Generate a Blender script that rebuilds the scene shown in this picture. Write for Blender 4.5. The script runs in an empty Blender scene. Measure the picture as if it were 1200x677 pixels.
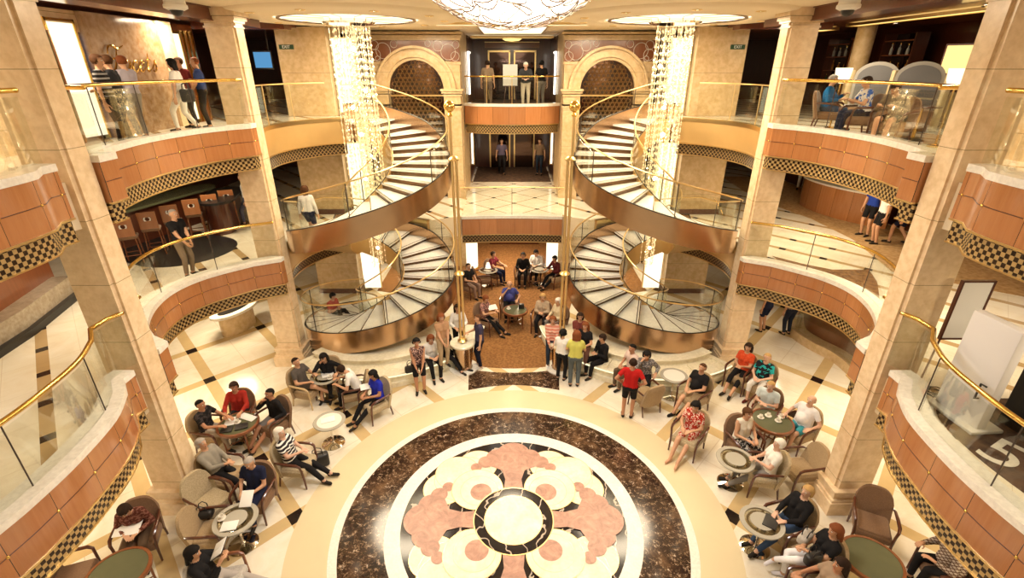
import bpy, bmesh, math, random
import numpy as np
from mathutils import Vector, Matrix, Euler
R = math.radians
PI = math.pi
random.seed(7)
SC = bpy.context.scene
COL = SC.collection
# ------------------------------------------------------------------ camera
CAMZ, PITCH, FPX = 7.9, R(24.46), 574.0
cam = bpy.data.objects.new('camera', bpy.data.cameras.new('camera'))
COL.objects.link(cam)
cam.location = (0, 0, CAMZ)
cam.rotation_euler = (PI/2 - PITCH, 0, 0)
cam.data.sensor_width = 36
cam.data.lens = FPX/1200*36
cam.data.clip_start = 0.05
SC.camera = cam
_c, _s = math.cos(PITCH), math.sin(PITCH)
def at(u, v, z=0.0):
    """point of the horizontal plane z seen at photo position (u, v)"""
    xc, yc = (u-600)/FPX, (338.5-v)/FPX
    t = (z-CAMZ)/(-_s+_c*yc)
    return Vector((xc*t, (_c+_s*yc)*t, z))
# deck levels
Z2, Z3, ZC = 3.1, 6.4, 9.0
# ------------------------------------------------------------------ object helpers
def tag(o, label=None, cat=None, group=None, kind=None):
    if label: o['label'] = label
    if cat: o['category'] = cat
    if group: o['group'] = group
    if kind: o['kind'] = kind
    return o
def empty(name, loc=(0, 0, 0), rz=0.0):
    o = bpy.data.objects.new(name, None)
    o.empty_display_size = 0.1
    COL.objects.link(o)
    o.location = loc
    o.rotation_euler = (0, 0, rz)
    return o
def thing(name, label, cat, loc=(0, 0, 0), rz=0.0, group=None):
    return tag(empty(name, loc, rz), label, cat, group)
def linkmesh(name, me, mat=None, parent=None):
    o = bpy.data.objects.new(name, me)
    COL.objects.link(o)
    if parent is not None: o.parent = parent
    if mat is not None:
        for m in (mat if isinstance(mat, (list, tuple)) else [mat]): me.materials.append(m)
    return o
def kids(o): return [c for c in CHILD.get(o.name, [])]
def copy_tree(o, parent=None):
    c = o.copy()
    COL.objects.link(c)
    c.parent = parent
    for ch in o.children: copy_tree(ch, c)
    return c
class MB:
    def __init__(s): s.v = []; s.f = []; s.m = []; s.uv = {}; s.flat = set()
    def add(s, vs, fs, mi=0, M=None, uvs=None, flat=False):
        b = len(s.v)
        s.v += [tuple(M @ Vector(p)) if M is not None else tuple(p) for p in vs]
        for k, f in enumerate(fs):
            if uvs is not None: s.uv[len(s.f)] = uvs[k]
            if flat: s.flat.add(len(s.f))
            s.f.append(tuple(i+b for i in f)); s.m.append(mi)
        return s
    def box(s, c, d, mi=0, rz=0.0, M=None, taper=1.0):
        x, y, z = d[0]/2, d[1]/2, d[2]/2
        vs = [(-x, -y, -z), (x, -y, -z), (x, y, -z), (-x, y, -z), (-x*taper, -y*taper, z), (x*taper, -y*taper, z), (x*taper, y*taper, z), (-x*taper, y*taper, z)]
        fs = [(3, 2, 1, 0), (4, 5, 6, 7), (0, 1, 5, 4), (1, 2, 6, 5), (2, 3, 7, 6), (3, 0, 4, 7)]
        T = Matrix.Translation(c) @ Matrix.Rotation(rz, 4, 'Z')
        if M is not None: T = M @ T
        return s.add(vs, fs, mi, T, flat=True)
    def rbox(s, c, d, r=0.03, mi=0, M=None, seg=2):
        """a box with rounded edges"""
        bm = bmesh.new()
        bmesh.ops.create_cube(bm, size=1)
        bmesh.ops.scale(bm, vec=d, verts=bm.verts)
        bmesh.ops.bevel(bm, geom=list(bm.edges), offset=min(r, min(d)*0.49), segments=seg, affect='EDGES', profile=0.5)
        T = Matrix.Translation(c)
        if M is not None: T = M @ T
        bm.verts.index_update()
        s.add([v.co for v in bm.verts], [[v.index for v in f.verts] for f in bm.faces], mi, T)
        bm.free()
        return s
    def lathe(s, prof, c=(0, 0, 0), n=32, mi=0, M=None, cap=True, a0=0.0, a1=2*PI):
        full = abs(a1-a0-2*PI) < 1e-6
        k = n if full else n+1
        vs = []
        for (r, z) in prof:
            for i in range(k):
                a = a0+(a1-a0)*i/n
                vs.append((c[0]+r*math.cos(a), c[1]+r*math.sin(a), c[2]+z))
        fs = []
        for j in range(len(prof)-1):
            for i in range(n):
                i2 = (i+1) % k
                fs.append((j*k+i, j*k+i2, (j+1)*k+i2, (j+1)*k+i))
        if cap and full:
            if prof[0][0] > 1e-5: fs.append(tuple(range(k-1, -1, -1)))
            if prof[-1][0] > 1e-5: fs.append(tuple((len(prof)-1)*k+i for i in range(k)))
        return s.add(vs, fs, mi, M)
    def tube(s, pts, r, n=8, mi=0, M=None, closed=False):
        pts = [Vector(p) for p in pts]
        m = len(pts)
        rs = r if isinstance(r, (list, tuple)) else [r]*m
        vs = []; prev = None
        for i, p in enumerate(pts):
            if closed: t = pts[(i+1) % m]-pts[i-1]
            else: t = pts[min(i+1, m-1)]-pts[max(i-1, 0)]
            t.normalize()
            if prev is None:
                u = t.cross(Vector((0, 0, 1)))
                if u.length < 1e-3: u = t.cross(Vector((1, 0, 0)))
            else:
                u = prev-t*prev.dot(t)
            u.normalize(); prev = u
            w = t.cross(u)
            for k in range(n):
                a = 2*PI*k/n
                vs.append(p+(u*math.cos(a)+w*math.sin(a))*rs[i])
        fs = []
        for i in range(m if closed else m-1):
            j = (i+1) % m
            for k in range(n):
                k2 = (k+1) % n
                fs.append((i*n+k, i*n+k2, j*n+k2, j*n+k))
        if not closed:
            fs.append(tuple(range(n-1, -1, -1))); fs.append(tuple((m-1)*n+k for k in range(n)))
        return s.add(vs, fs, mi, M)
    def cone(s, a, b, ra, rb, n=10, mi=0, M=None, e=(1, 1, 1)):
        """round-ended tapered capsule"""
        a, b = Vector(a), Vector(b)
        t = b-a
        L = t.length
        t = t.normalized() if L > 1e-6 else Vector((0, 0, 1))
        u = t.cross(Vector((0.3, 1, 0.2))).normalized(); w = t.cross(u)
        prof = [(0, -ra)]+[(ra*math.sin(x), -ra*math.cos(x)) for x in (R(35), R(65), R(90))]
        prof += [(rb*math.sin(x), L-rb*math.cos(x)) for x in (R(90), R(115), R(145))]+[(0, L+rb)]
        vs = []
        for (r, z) in prof[1:-1]:
            for k in range(n):
                q = 2*PI*k/n
                vs.append(a+t*z+(u*math.cos(q)+w*math.sin(q))*r)
        m = len(prof)-2
        fs = [(i*n+k, i*n+(k+1) % n, (i+1)*n+(k+1) % n, (i+1)*n+k) for i in range(m-1) for k in range(n)]
        i0 = len(vs); vs.append(a-t*ra); vs.append(b+t*rb)
        fs += [(i0, (k+1) % n, k) for k in range(n)]
        fs += [(i0+1, (m-1)*n+k, (m-1)*n+(k+1) % n) for k in range(n)]
        return s.add(vs, fs, mi, M)
    def ball(s, c, r, n=12, mi=0, M=None, e=(1, 1, 1)):
        prof = [(max(1e-6, r*math.sin(PI*i/(n//2+1)))*1, -r*math.cos(PI*i/(n//2+1))) for i in range(n//2+2)]
        T = Matrix.Translation(c) @ Matrix.Diagonal((e[0], e[1], e[2], 1))
        if M is not None: T = M @ T
        return s.lathe(prof, n=n, mi=mi, M=T, cap=False)
    def prism(s, poly, z0, z1, mi=0, M=None, mtop=None):
        n = len(poly)
        vs = [(p[0], p[1], z0) for p in poly]+[(p[0], p[1], z1) for p in poly]
        s.add(vs, [(i, (i+1) % n, n+(i+1) % n, n+i) for i in range(n)]+[tuple(range(n-1, -1, -1))], mi, M, flat=True)
        b = len(s.v)-2*n
        s.f.append(tuple(b+n+i for i in range(n))); s.m.append(mi if mtop is None else mtop); s.flat.add(len(s.f)-1)
        return s
    def flat_poly(s, poly, z, mi=0):
        return s.add([(p[0], p[1], z) for p in poly], [tuple(range(len(poly)))], mi, flat=True)
    def wall(s, pts, zb, zt, thick, mi=0, uvs=1.0, closed=False):
        """a curved wall that follows the plan line pts; thickness to its left. zb, zt numbers or per-point lists"""
        pts = [Vector((p[0], p[1])) for p in pts]
        m = len(pts)
        B = zb if isinstance(zb, (list, tuple)) else [zb]*m
        T = zt if isinstance(zt, (list, tuple)) else [zt]*m
        ins = offset(pts, thick)
        L = [0.0]
        for i in range(1, m): L.append(L[-1]+(pts[i]-pts[i-1]).length)
        vs = []
        for i in range(m):
            vs += [(pts[i].x, pts[i].y, B[i]), (pts[i].x, pts[i].y, T[i]), (ins[i].x, ins[i].y, T[i]), (ins[i].x, ins[i].y, B[i])]
        fs, uv = [], []
        for i in range(m-1):
            a, b = 4*i, 4*(i+1)
            fs.append((a, b, b+1, a+1)); uv.append([(L[i], B[i]), (L[i+1], B[i+1]), (L[i+1], T[i+1]), (L[i], T[i])])
            fs.append((a+1, b+1, b+2, a+2)); uv.append([(L[i], 0), (L[i+1], 0), (L[i+1], thick), (L[i], thick)])
            fs.append((a+2, b+2, b+3, a+3)); uv.append([(L[i], T[i]), (L[i+1], T[i+1]), (L[i+1], B[i+1]), (L[i], B[i])])
            fs.append((a+3, b+3, b, a)); uv.append([(L[i], thick), (L[i+1], thick), (L[i+1], 0), (L[i], 0)])
        e = 4*(m-1)
        fs += [(0, 1, 2, 3), (e+3, e+2, e+1, e)]
        uv += [[(0, B[0]), (0, T[0]), (thick, T[0]), (thick, B[0])], [(thick, B[-1]), (thick, T[-1]), (0, T[-1]), (0, B[-1])]]
        return s.add(vs, fs, mi, uvs=uv)
    def build(s, name, mat=None, parent=None, smooth=True, angle=40, mirror=1):
        me = bpy.data.meshes.new(name)
        vs = s.v if mirror > 0 else [(-p[0], p[1], p[2]) for p in s.v]
        fs = s.f if mirror > 0 else [f[::-1] for f in s.f]
        me.from_pydata(vs, [], fs)
        me.polygons.foreach_set('material_index', s.m)
        if s.uv:
            ul = me.uv_layers.new(name='UVMap')
            for k, uv in s.uv.items():
                p = me.polygons[k]
                q = uv if mirror > 0 else uv[::-1]
                for j, li in enumerate(p.loop_indices): ul.data[li].uv = q[j]
        if smooth:
            me.polygons.foreach_set('use_smooth', [k not in s.flat for k in range(len(s.f))])
        me.update()
        if smooth:
            me.set_sharp_from_angle(angle=R(angle))
        return linkmesh(name, me, mat, parent)
def offset(pts, d):
    m = len(pts); out = []
    for i in range(m):
        a = (pts[i]-pts[i-1]).normalized() if i > 0 else None
        b = (pts[i+1]-pts[i]).normalized() if i < m-1 else None
        t = (a+b).normalized() if a is not None and b is not None and (a+b).length > 1e-4 else (a if b is None else b)
        k = 1.0
        if a is not None and b is not None: k = 1/max(0.5, t.dot(a))
        out.append(pts[i]+Vector((-t.y, t.x))*d*k)
    return out
def smooth_line(pts, n=6):
    """Catmull-Rom through plan points"""
    P = [Vector(p) for p in pts]
    out = []
    for i in range(len(P)-1):
        p0, p1, p2, p3 = P[max(i-1, 0)], P[i], P[i+1], P[min(i+2, len(P)-1)]
        for k in range(n):
            t = k/n
            out.append(0.5*((2*p1)+(p2-p0)*t+(2*p0-5*p1+4*p2-p3)*t*t+(3*p1-p0-3*p2+p3)*t**3))
    out.append(P[-1])
    return out
def arc(cx, cy, r, a0, a1, n=24):
    return [Vector((cx+r*math.cos(R(a0+(a1-a0)*i/n)), cy+r*math.sin(R(a0+(a1-a0)*i/n)))) for i in range(n+1)]
# ------------------------------------------------------------------ materials
class NT:
    def __init__(s, name):
        s.m = bpy.data.materials.new(name); s.m.use_nodes = True
        s.t = s.m.node_tree; s.t.nodes.clear()
        s.out = s.t.nodes.new('ShaderNodeOutputMaterial')
    def n(s, typ, **k):
        o = s.t.nodes.new('ShaderNode'+typ)
        for a, b in k.items():
            if a == 'i':
                for key, val in b.items(): s.put(o.inputs[key], val)
            else: setattr(o, a, b)
        return o
    def put(s, sock, val):
        if isinstance(val, bpy.types.NodeSocket): s.t.links.new(val, sock)
        elif isinstance(val, (tuple, list)) and sock.type == 'RGBA' and len(val) == 3: sock.default_value = (*val, 1)
        else: sock.default_value = val
    def math(s, op, a, b=0.0, c=None):
        o = s.n('Math', operation=op)
        s.put(o.inputs[0], a); s.put(o.inputs[1], b)
        if c is not None: s.put(o.inputs[2], c)
        return o.outputs[0]
    def mix(s, f, a, b, blend='MIX'):
        o = s.n('Mix', data_type='RGBA', blend_type=blend)
        s.put(o.inputs[0], f); s.put(o.inputs[6], a); s.put(o.inputs[7], b)
        return o.outputs[2]
    def noise(s, vec, scale, detail=4, rough=0.55, dist=0.0):
        o = s.n('TexNoise', i={'Scale': scale, 'Detail': detail, 'Roughness': rough, 'Distortion': dist})
        if vec is not None: s.put(o.inputs['Vector'], vec)
        return o.outputs['Fac']
    def ramp(s, f, stops):
        o = s.n('ValToRGB'); s.put(o.inputs[0], f)
        e = o.color_ramp.elements
        while len(e) < len(stops): e.new(0.5)
        for k, (p, c) in enumerate(stops): e[k].position = p; e[k].color = (*c, 1)
        return o.outputs[0]
    def pos(s): return s.n('NewGeometry').outputs['Position']
    def obj(s): return s.n('TexCoord').outputs['Object']
    def uv(s): return s.n('TexCoord').outputs['UV']
    def sep(s, v):
        o = s.n('SeparateXYZ'); s.put(o.inputs[0], v); return o.outputs
    def scale(s, v, k):
        o = s.n('Mapping'); s.put(o.inputs[0], v); o.inputs['Scale'].default_value = k; return o.outputs[0]
    def bsdf(s, base, rough=0.5, metal=0.0, **k):
        b = s.n('BsdfPrincipled')
        s.put(b.inputs['Base Color'], base); s.put(b.inputs['Roughness'], rough); s.put(b.inputs['Metallic'], metal)
        for a, val in k.items(): s.put(b.inputs[a.replace('_', ' ')], val)
        s.t.links.new(b.outputs[0], s.out.inputs[0])
        return s.m
    def surf(s, sh):
        s.t.links.new(sh, s.out.inputs[0]); return s.m
_cache = {}
def plain(name, col, rough=0.5, metal=0.0, var=0.0, sc=8.0, **k):
    key = (name, col, rough, metal)
    if key in _cache: return _cache[key]
    t = NT(name)
    base = col
    if var:
        f = t.noise(t.obj(), sc, 4)
        base = t.mix(f, tuple(c*(1-var) for c in col), tuple(min(1, c*(1+var)) for c in col))
    if name.startswith(('cloth', 'hair')): k['Specular_IOR_Level'] = 0.15
    _cache[key] = t.bsdf(base, rough, metal, **k)
    return _cache[key]
def emit(name, col, st):
    t = NT(name)
    return t.surf(t.n('Emission', i={'Color': col, 'Strength': st}).outputs[0])
def marble(name, c0, c1, c2, sc=1.2, rough=0.12, joints=None, vein=0.5):
    t = NT(name)
    p = t.pos()
    f = t.noise(p, sc, 6, 0.62, 1.2)
    g = t.noise(p, sc*9, 4)
    base = t.ramp(f, [(0.3, c0), (0.52, c1), (0.72, c2)])
    base = t.mix(0.12, base, t.ramp(g, [(0.35, (0.1, 0.06, 0.03)), (0.65, (1, 0.95, 0.85))]))
    if joints:
        z = t.sep(p)[2]
        fr = t.math('FRACT', t.math('DIVIDE', t.math('ADD', z, joints[1]), joints[0]))
        base = t.mix(t.math('LESS_THAN', fr, 0.008), base, (0.3, 0.2, 0.1))
    return t.bsdf(base, rough)
M = {}
M['column'] = marble('cream column marble', (0.78, 0.55, 0.31), (0.85, 0.63, 0.38), (0.90, 0.72, 0.48), 1.0, 0.22, (1.02, 0.3))
M['stone'] = marble('honey limestone', (0.54, 0.36, 0.17), (0.62, 0.43, 0.21), (0.69, 0.51, 0.28), 0.9, 0.3, (1.3, 0.1))
M['coping'] = marble('white coping marble', (0.80, 0.74, 0.64), (0.88, 0.83, 0.74), (0.92, 0.88, 0.80), 2.0, 0.2)
M['grey_stone'] = marble('grey beige ledge marble', (0.26, 0.20, 0.13), (0.34, 0.27, 0.18), (0.42, 0.34, 0.24), 1.5, 0.3)
M['white_marble'] = marble('white tread marble', (0.86, 0.83, 0.76), (0.92, 0.89, 0.83), (0.95, 0.93, 0.88), 2.0, 0.15)
M['dais'] = marble('pale onyx step marble', (0.80, 0.72, 0.50), (0.88, 0.80, 0.60), (0.92, 0.87, 0.70), 1.6, 0.18)
M['dark_marble'] = marble('brown emperador marble', (0.012, 0.007, 0.005), (0.05, 0.028, 0.016), (0.16, 0.09, 0.05), 3.2, 0.1)
M['brown_marble'] = marble('brown wall marble', (0.26, 0.14, 0.06), (0.38, 0.22, 0.11), (0.52, 0.34, 0.19), 0.8, 0.15)
def dark_flecked():
    t = NT('dark flecked marble')
    p = t.pos()
    f = t.noise(p, 1.6, 8, 0.72, 0.5)
    g = t.noise(p, 9, 7, 0.8, 0.6)
    h = t.noise(p, 30, 4, 0.7)
    base = t.ramp(f, [(0.36, (0.012, 0.006, 0.006)), (0.52, (0.05, 0.026, 0.016)), (0.66, (0.17, 0.092, 0.045))])
    base = t.mix(t.math('MULTIPLY', t.math('GREATER_THAN', g, 0.53), t.math('GREATER_THAN', h, 0.48)), base, (0.24, 0.15, 0.085))
    base = t.mix(t.math('MULTIPLY', t.math('GREATER_THAN', g, 0.60), t.math('GREATER_THAN', h, 0.5)), base, (0.62, 0.52, 0.42))
    return t.bsdf(base, 0.1)
M['flecked'] = dark_flecked()
def black_vein():
    t = NT('black veined marble')
    p = t.pos()
    w = t.n('TexWave', wave_type='BANDS', i={'Vector': p, 'Scale': 0.8, 'Distortion': 14, 'Detail': 4, 'Detail Scale': 1.2}).outputs['Fac']
    base = t.mix(t.math('GREATER_THAN', w, 0.985), (0.014, 0.010, 0.012), (0.55, 0.45, 0.36))
    return t.bsdf(base, 0.1)
M['black_marble'] = black_vein()
def pink():
    t = NT('pink marble')
    p = t.pos()
    f = t.noise(p, 3.5, 8, 0.7, 1.5)
    g = t.noise(p, 22, 5, 0.7)
    base = t.ramp(f, [(0.36, (0.27, 0.115, 0.075)), (0.5, (0.42, 0.20, 0.135)), (0.64, (0.55, 0.30, 0.20))])
    base = t.mix(t.math('MULTIPLY', g, 0.35), base, (0.75, 0.5, 0.4))
    return t.bsdf(base, 0.32)
M['pink'] = pink()
M['cream_inlay'] = marble('cream inlay marble', (0.80, 0.70, 0.52), (0.87, 0.78, 0.62), (0.92, 0.87, 0.77), 1.8, 0.3)
M['ivory'] = marble('ivory marble ring', (0.86, 0.80, 0.70), (0.90, 0.85, 0.76), (0.93, 0.90, 0.85), 2.5, 0.3)
def lattice_floor(name, a, b, ox, oy, w, panel, strip, square, ring=None, wq=None, joint=True, one=False):
    t = NT(name)
    p = t.pos()
    xyz = t.sep(p)
    X = t.math('DIVIDE', t.math('SUBTRACT', xyz[0], ox), a)
    Y = t.math('DIVIDE', t.math('SUBTRACT', xyz[1], oy), b)
    i = t.math('MULTIPLY', t.math('ADD', X, Y), 0.5)
    j = t.math('MULTIPLY', t.math('SUBTRACT', Y, X), 0.5)
    di = t.math('ABSOLUTE', t.math('SUBTRACT', i, t.math('ROUND', i)))
    dj = t.math('ABSOLUTE', t.math('SUBTRACT', j, t.math('ROUND', j)))
    si, sj = t.math('LESS_THAN', di, w), t.math('LESS_THAN', dj, w)
    st = si if one else t.math('MAXIMUM', si, sj)
    wq = wq or w
    sq = t.math('MULTIPLY', t.math('LESS_THAN', di, wq), t.math('LESS_THAN', dj, wq))
    f = t.noise(p, 1.1, 7, 0.65, 1.6)
    pc = t.ramp(f, [(0.32, panel[0]), (0.5, panel[1]), (0.68, panel[2])])
    if joint:
        ji = t.math('LESS_THAN', t.math('ABSOLUTE', t.math('SUBTRACT', t.math('FRACT', i), 0.5)), 0.004)
        jj = t.math('LESS_THAN', t.math('ABSOLUTE', t.math('SUBTRACT', t.math('FRACT', j), 0.5)), 0.004)
        pc = t.mix(t.math('MULTIPLY', t.math('MAXIMUM', ji, jj), 0.4), pc, (0.5, 0.36, 0.2))
    sc = t.mix(f, tuple(c*0.8 for c in strip), tuple(min(1, c*1.15) for c in strip))
    base = t.mix(st, pc, sc)
    base = t.mix(sq, base, square)
    if ring:
        d = t.math('SQRT', t.math('ADD', t.math('POWER', t.math('SUBTRACT', xyz[0], ring[0]), 2.0), t.math('POWER', t.math('SUBTRACT', xyz[1], ring[1]), 2.0)))
        rc = t.mix(f, tuple(c*0.9 for c in ring[3]), ring[3])
        base = t.mix(t.math('LESS_THAN', d, ring[2]), base, rc)
    return t.bsdf(base, 0.16)
PW = ((0.80, 0.70, 0.54), (0.87, 0.79, 0.64), (0.92, 0.86, 0.74))
M['floor'] = lattice_floor('marble lattice floor', 1.40, 1.505, -4.16, 6.78, 0.068, PW, (0.66, 0.48, 0.24), (0.016, 0.010, 0.009), ring=(0.03, 6.7, 4.12, (0.80, 0.67, 0.43)))
M['deck_floor'] = lattice_floor('marble deck floor', 0.72, 0.79, -8.75, 14.15, 0.085, PW, (0.52, 0.36, 0.18), (0.03, 0.02, 0.015), one=True)
M['bridge_floor'] = lattice_floor('diamond lattice bridge floor', 0.83, 0.85, 0.09, 18.52, 0.018, PW, (0.38, 0.25, 0.13), (0.03, 0.02, 0.015), wq=0.06, joint=False)
def carpet(name, c0, c1, sc=14):
    t = NT(name)
    p = t.pos()
    f = t.n('TexVoronoi', feature='F1', i={'Vector': p, 'Scale': sc}).outputs['Distance']
    g = t.noise(p, sc*0.5, 5, 0.7)
    base = t.mix(t.math('MULTIPLY', f, 1.2), c0, c1)
    base = t.mix(t.math('MULTIPLY', g, 0.5), base, tuple(c*0.4 for c in c0))
    return t.bsdf(base, 0.95)
M['carpet'] = carpet('rust patterned carpet', (0.20, 0.075, 0.018), (0.42, 0.20, 0.06))
M['dark_carpet'] = carpet('dark patterned carpet', (0.035, 0.016, 0.012), (0.16, 0.085, 0.045), 6)
def wood(name, c0, c1, rough=0.22, uvmap=False, seams=None):
    t = NT(name)
    v = t.uv() if uvmap else t.obj()
    q = t.scale(v, (9, 0.7, 1) if uvmap else (7, 7, 0.6))
    f = t.noise(q, 2.0, 5, 0.6, 0.6)
    base = t.mix(f, c0, c1)
    if seams:
        xyz = t.sep(v)
        k = t.math('DIVIDE', xyz[0], seams)
        cell = t.n('TexWhiteNoise', noise_dimensions='1D', i={'W': t.math('FLOOR', k)}).outputs['Value']
        base = t.mix(t.math('MULTIPLY', cell, 0.35), base, tuple(c*0.55 for c in c0))
        base = t.mix(t.math('LESS_THAN', t.math('FRACT', k), 0.012), base, (0.03, 0.012, 0.005))
    return t.bsdf(base, rough, 0, Coat_Weight=0.6, Coat_Roughness=0.1)
M['panel_wood'] = wood('cherry panel wood', (0.40, 0.145, 0.046), (0.60, 0.27, 0.105), 0.2, True, 0.62)
M['dark_wood'] = wood('dark mahogany', (0.055, 0.013, 0.006), (0.12, 0.032, 0.014), 0.28)
M['red_wood'] = wood('red brown wood', (0.16, 0.045, 0.015), (0.28, 0.09, 0.03), 0.28)
M['light_wood'] = wood('pale cane wood', (0.52, 0.36, 0.17), (0.66, 0.49, 0.26), 0.4)
M['ceil_wood'] = wood('ceiling mahogany', (0.09, 0.022, 0.009), (0.17, 0.045, 0.018), 0.3)
def checker():
    t = NT('checker mosaic band')
    c = t.n('TexChecker', i={'Vector': t.uv(), 'Scale': 17.0, 'Color1': (0.030, 0.014, 0.007, 1), 'Color2': (0.50, 0.34, 0.14, 1)})
    return t.bsdf(c.outputs['Color'], 0.25, 0.25)
M['checker'] = checker()
def lattice_uv():
    t = NT('dark lattice mosaic band')
    x = t.sep(t.uv())
    a = t.math('FRACT', t.math('MULTIPLY', t.math('ADD', x[0], x[1]), 8.0))
    b = t.math('FRACT', t.math('MULTIPLY', t.math('SUBTRACT', x[0], x[1]), 8.0))
    k = t.math('MAXIMUM', t.math('LESS_THAN', a, 0.22), t.math('LESS_THAN', b, 0.22))
    return t.bsdf(t.mix(k, (0.03, 0.014, 0.008), (0.42, 0.28, 0.12)), 0.3, 0.2)
M['lattice_band'] = lattice_uv()
M['brass'] = plain('polished brass', (0.83, 0.55, 0.16), 0.16, 1.0)
M['old_gold'] = plain('old gold lattice', (0.42, 0.27, 0.12), 0.35, 1.0)
M['gold'] = plain('pale gold metal', (0.86, 0.64, 0.30), 0.28, 1.0)
M['bronze'] = plain('brushed bronze cladding', (0.56, 0.37, 0.22), 0.24, 1.0, 0.12, 3)
M['gold_fascia'] = plain('satin gold fascia', (0.72, 0.47, 0.19), 0.4, 0.6, 0.08, 2)
M['chrome'] = plain('chrome', (0.85, 0.80, 0.72), 0.08, 1.0)
M['steel'] = plain('dark steel', (0.10, 0.08, 0.07), 0.3, 0.8)
M['black'] = plain('black plastic', (0.012, 0.011, 0.011), 0.35)
M['white'] = plain('white paint', (0.85, 0.83, 0.79), 0.5)
M['cream_paint'] = plain('cream ceiling paint', (0.84, 0.70, 0.48), 0.6)
M['paper'] = plain('white paper', (0.88, 0.86, 0.82), 0.7)
M['blue_paper'] = plain('blue paper', (0.05, 0.2, 0.35), 0.6)
M['leather'] = plain('black leather', (0.018, 0.016, 0.016), 0.45)
def fabric(name, c0, c1, sc=60, rough=0.9):
    t = NT(name)
    o = t.obj()
    w = t.n('TexVoronoi', i={'Vector': o, 'Scale': sc}).outputs['Distance']
    g = t.noise(o, 5, 4)
    base = t.mix(w, c0, c1)
    base = t.mix(t.math('MULTIPLY', g, 0.3), base, tuple(c*0.6 for c in c0))
    return t.bsdf(base, rough, 0, Sheen_Weight=0.15)
M['tan_fabric'] = fabric('tan upholstery', (0.34, 0.23, 0.12), (0.50, 0.36, 0.20))
M['weave_fabric'] = fabric('beige woven upholstery', (0.40, 0.31, 0.18), (0.62, 0.50, 0.32), 45)
M['brown_fabric'] = fabric('brown velvet upholstery', (0.17, 0.09, 0.045), (0.26, 0.145, 0.075))
M['grey_fabric'] = fabric('grey patterned upholstery', (0.40, 0.36, 0.32), (0.62, 0.58, 0.52), 40)
M['green_stone'] = plain('olive table stone', (0.115, 0.12, 0.066), 0.16, 0.0, 0.10, 6)
def glass(name, tint, k=0.10, fres=1.25, rough=0.02):
    t = NT(name)
    tr = t.n('BsdfTransparent', i={'Color': tint})
    gl = t.n('BsdfGlossy', i={'Color': (0.95, 0.95, 0.92, 1), 'Roughness': rough})
    fr = t.n('Fresnel', i={'IOR': fres})
    f = t.math('ADD', t.math('MULTIPLY', fr.outputs[0], 0.3), k*0.1)
    mx = t.n('MixShader'); t.put(mx.inputs[0], f)
    t.t.links.new(tr.outputs[0], mx.inputs[1]); t.t.links.new(gl.outputs[0], mx.inputs[2])
    return t.surf(mx.outputs[0])
M['glass'] = glass('balustrade glass', (0.95, 0.96, 0.93, 1))
M['table_glass'] = glass('smoked table glass', (0.80, 0.80, 0.74, 1), 0.9, 1.5)
M['mirror'] = plain('dark mirror glass', (0.10, 0.06, 0.045), 0.05, 0.9)
M['lamp'] = emit('warm lamp glow', (1.0, 0.80, 0.50), 9.0)
M['lamp_soft'] = emit('soft lamp glow', (1.0, 0.78, 0.50), 1.7)
M['white_glow'] = emit('white light panel', (1.0, 0.87, 0.62), 1.3)
M['recess_glow'] = emit('ceiling dome glow', (1.0, 0.84, 0.58), 1.5)
M['edge_glow'] = emit('faint step light', (1.0, 0.86, 0.52), 1.1)
M['yellow_glow'] = emit('amber cove light', (1.0, 0.66, 0.22), 1.3)
M['strip_glow'] = emit('white strip light', (1.0, 0.92, 0.78), 4.0)
M['spot_glow'] = emit('downlight lens', (1.0, 0.88, 0.66), 14.0)
M['blue_glow'] = emit('blue shop display', (0.25, 0.42, 0.75), 0.9)
M['screen_glow'] = emit('television picture', (0.10, 0.30, 0.55), 0.8)
# ================================================================== SETTING
def V2(*p): return [Vector(q) for q in p]
E2N = smooth_line([(-6.75, 0.2), (-6.15, 1.4), (-5.72, 2.7), (-5.56, 3.76), (-5.53, 4.2), (-5.55, 4.8), (-5.68, 5.6), (-5.95, 6.2)], 5)+V2((-6.2, 6.50), (-6.2, 6.74))
E3N = smooth_line([(-6.6, 0.6), (-6.2, 2.2), (-5.98, 4.2), (-5.95, 5.7), (-6.0, 6.2)], 5)+V2((-6.2, 6.50), (-6.2, 6.74))
E3M = V2((-6.12, 7.38), (-6.12, 7.72))+smooth_line([(-6.46, 7.78), (-6.68, 8.6), (-6.78, 9.6), (-6.62, 10.65), (-6.28, 11.4)], 6)+V2((-5.98, 11.72), (-5.98, 11.98))
E2M = V2((-6.22, 7.38), (-6.25, 7.66))+smooth_line([(-6.62, 7.86), (-7.1, 8.4), (-7.46, 9.2), (-7.55, 10.0), (-7.28, 10.75), (-6.55, 11.55)], 6)+V2((-6.0, 11.85), (-5.98, 12.0))
CX, CY, RO, RI, RH = -4.11, 14.0, 2.37, 0.72, 2.45
DE = 0.16
def deck(name, polyL, z0, z1, mats):
    poly = polyL+[Vector((-p.x, p.y)) for p in polyL[::-1]]
    mb = MB(); mb.prism([(p.x, p.y) for p in poly], z0, z1, 1, mtop=0)
    o = mb.build(name, mats, smooth=False)
    return tag(o, kind='structure')
h2 = arc(CX, CY, RH+0.12, 205, 60, 30)
deck2 = deck('floor_deck_middle', V2((-12.6, 0.1))+offset(E2N, DE)+offset(E2M, DE)+V2((-6.45, 12.6))+h2+V2((-1.78, 16.74), (-0.9, 16.84), (0, 16.86))+[], 2.32, Z2, [M['deck_floor'], M['cream_paint']])
E3C = smooth_line([(-1.85, 20.25), (-1.2, 19.85), (0, 19.66)], 6)
h3 = arc(CX, CY, RH+0.12, 205, 118, 20)
def deck_far(z0, z1):
    pass
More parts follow.
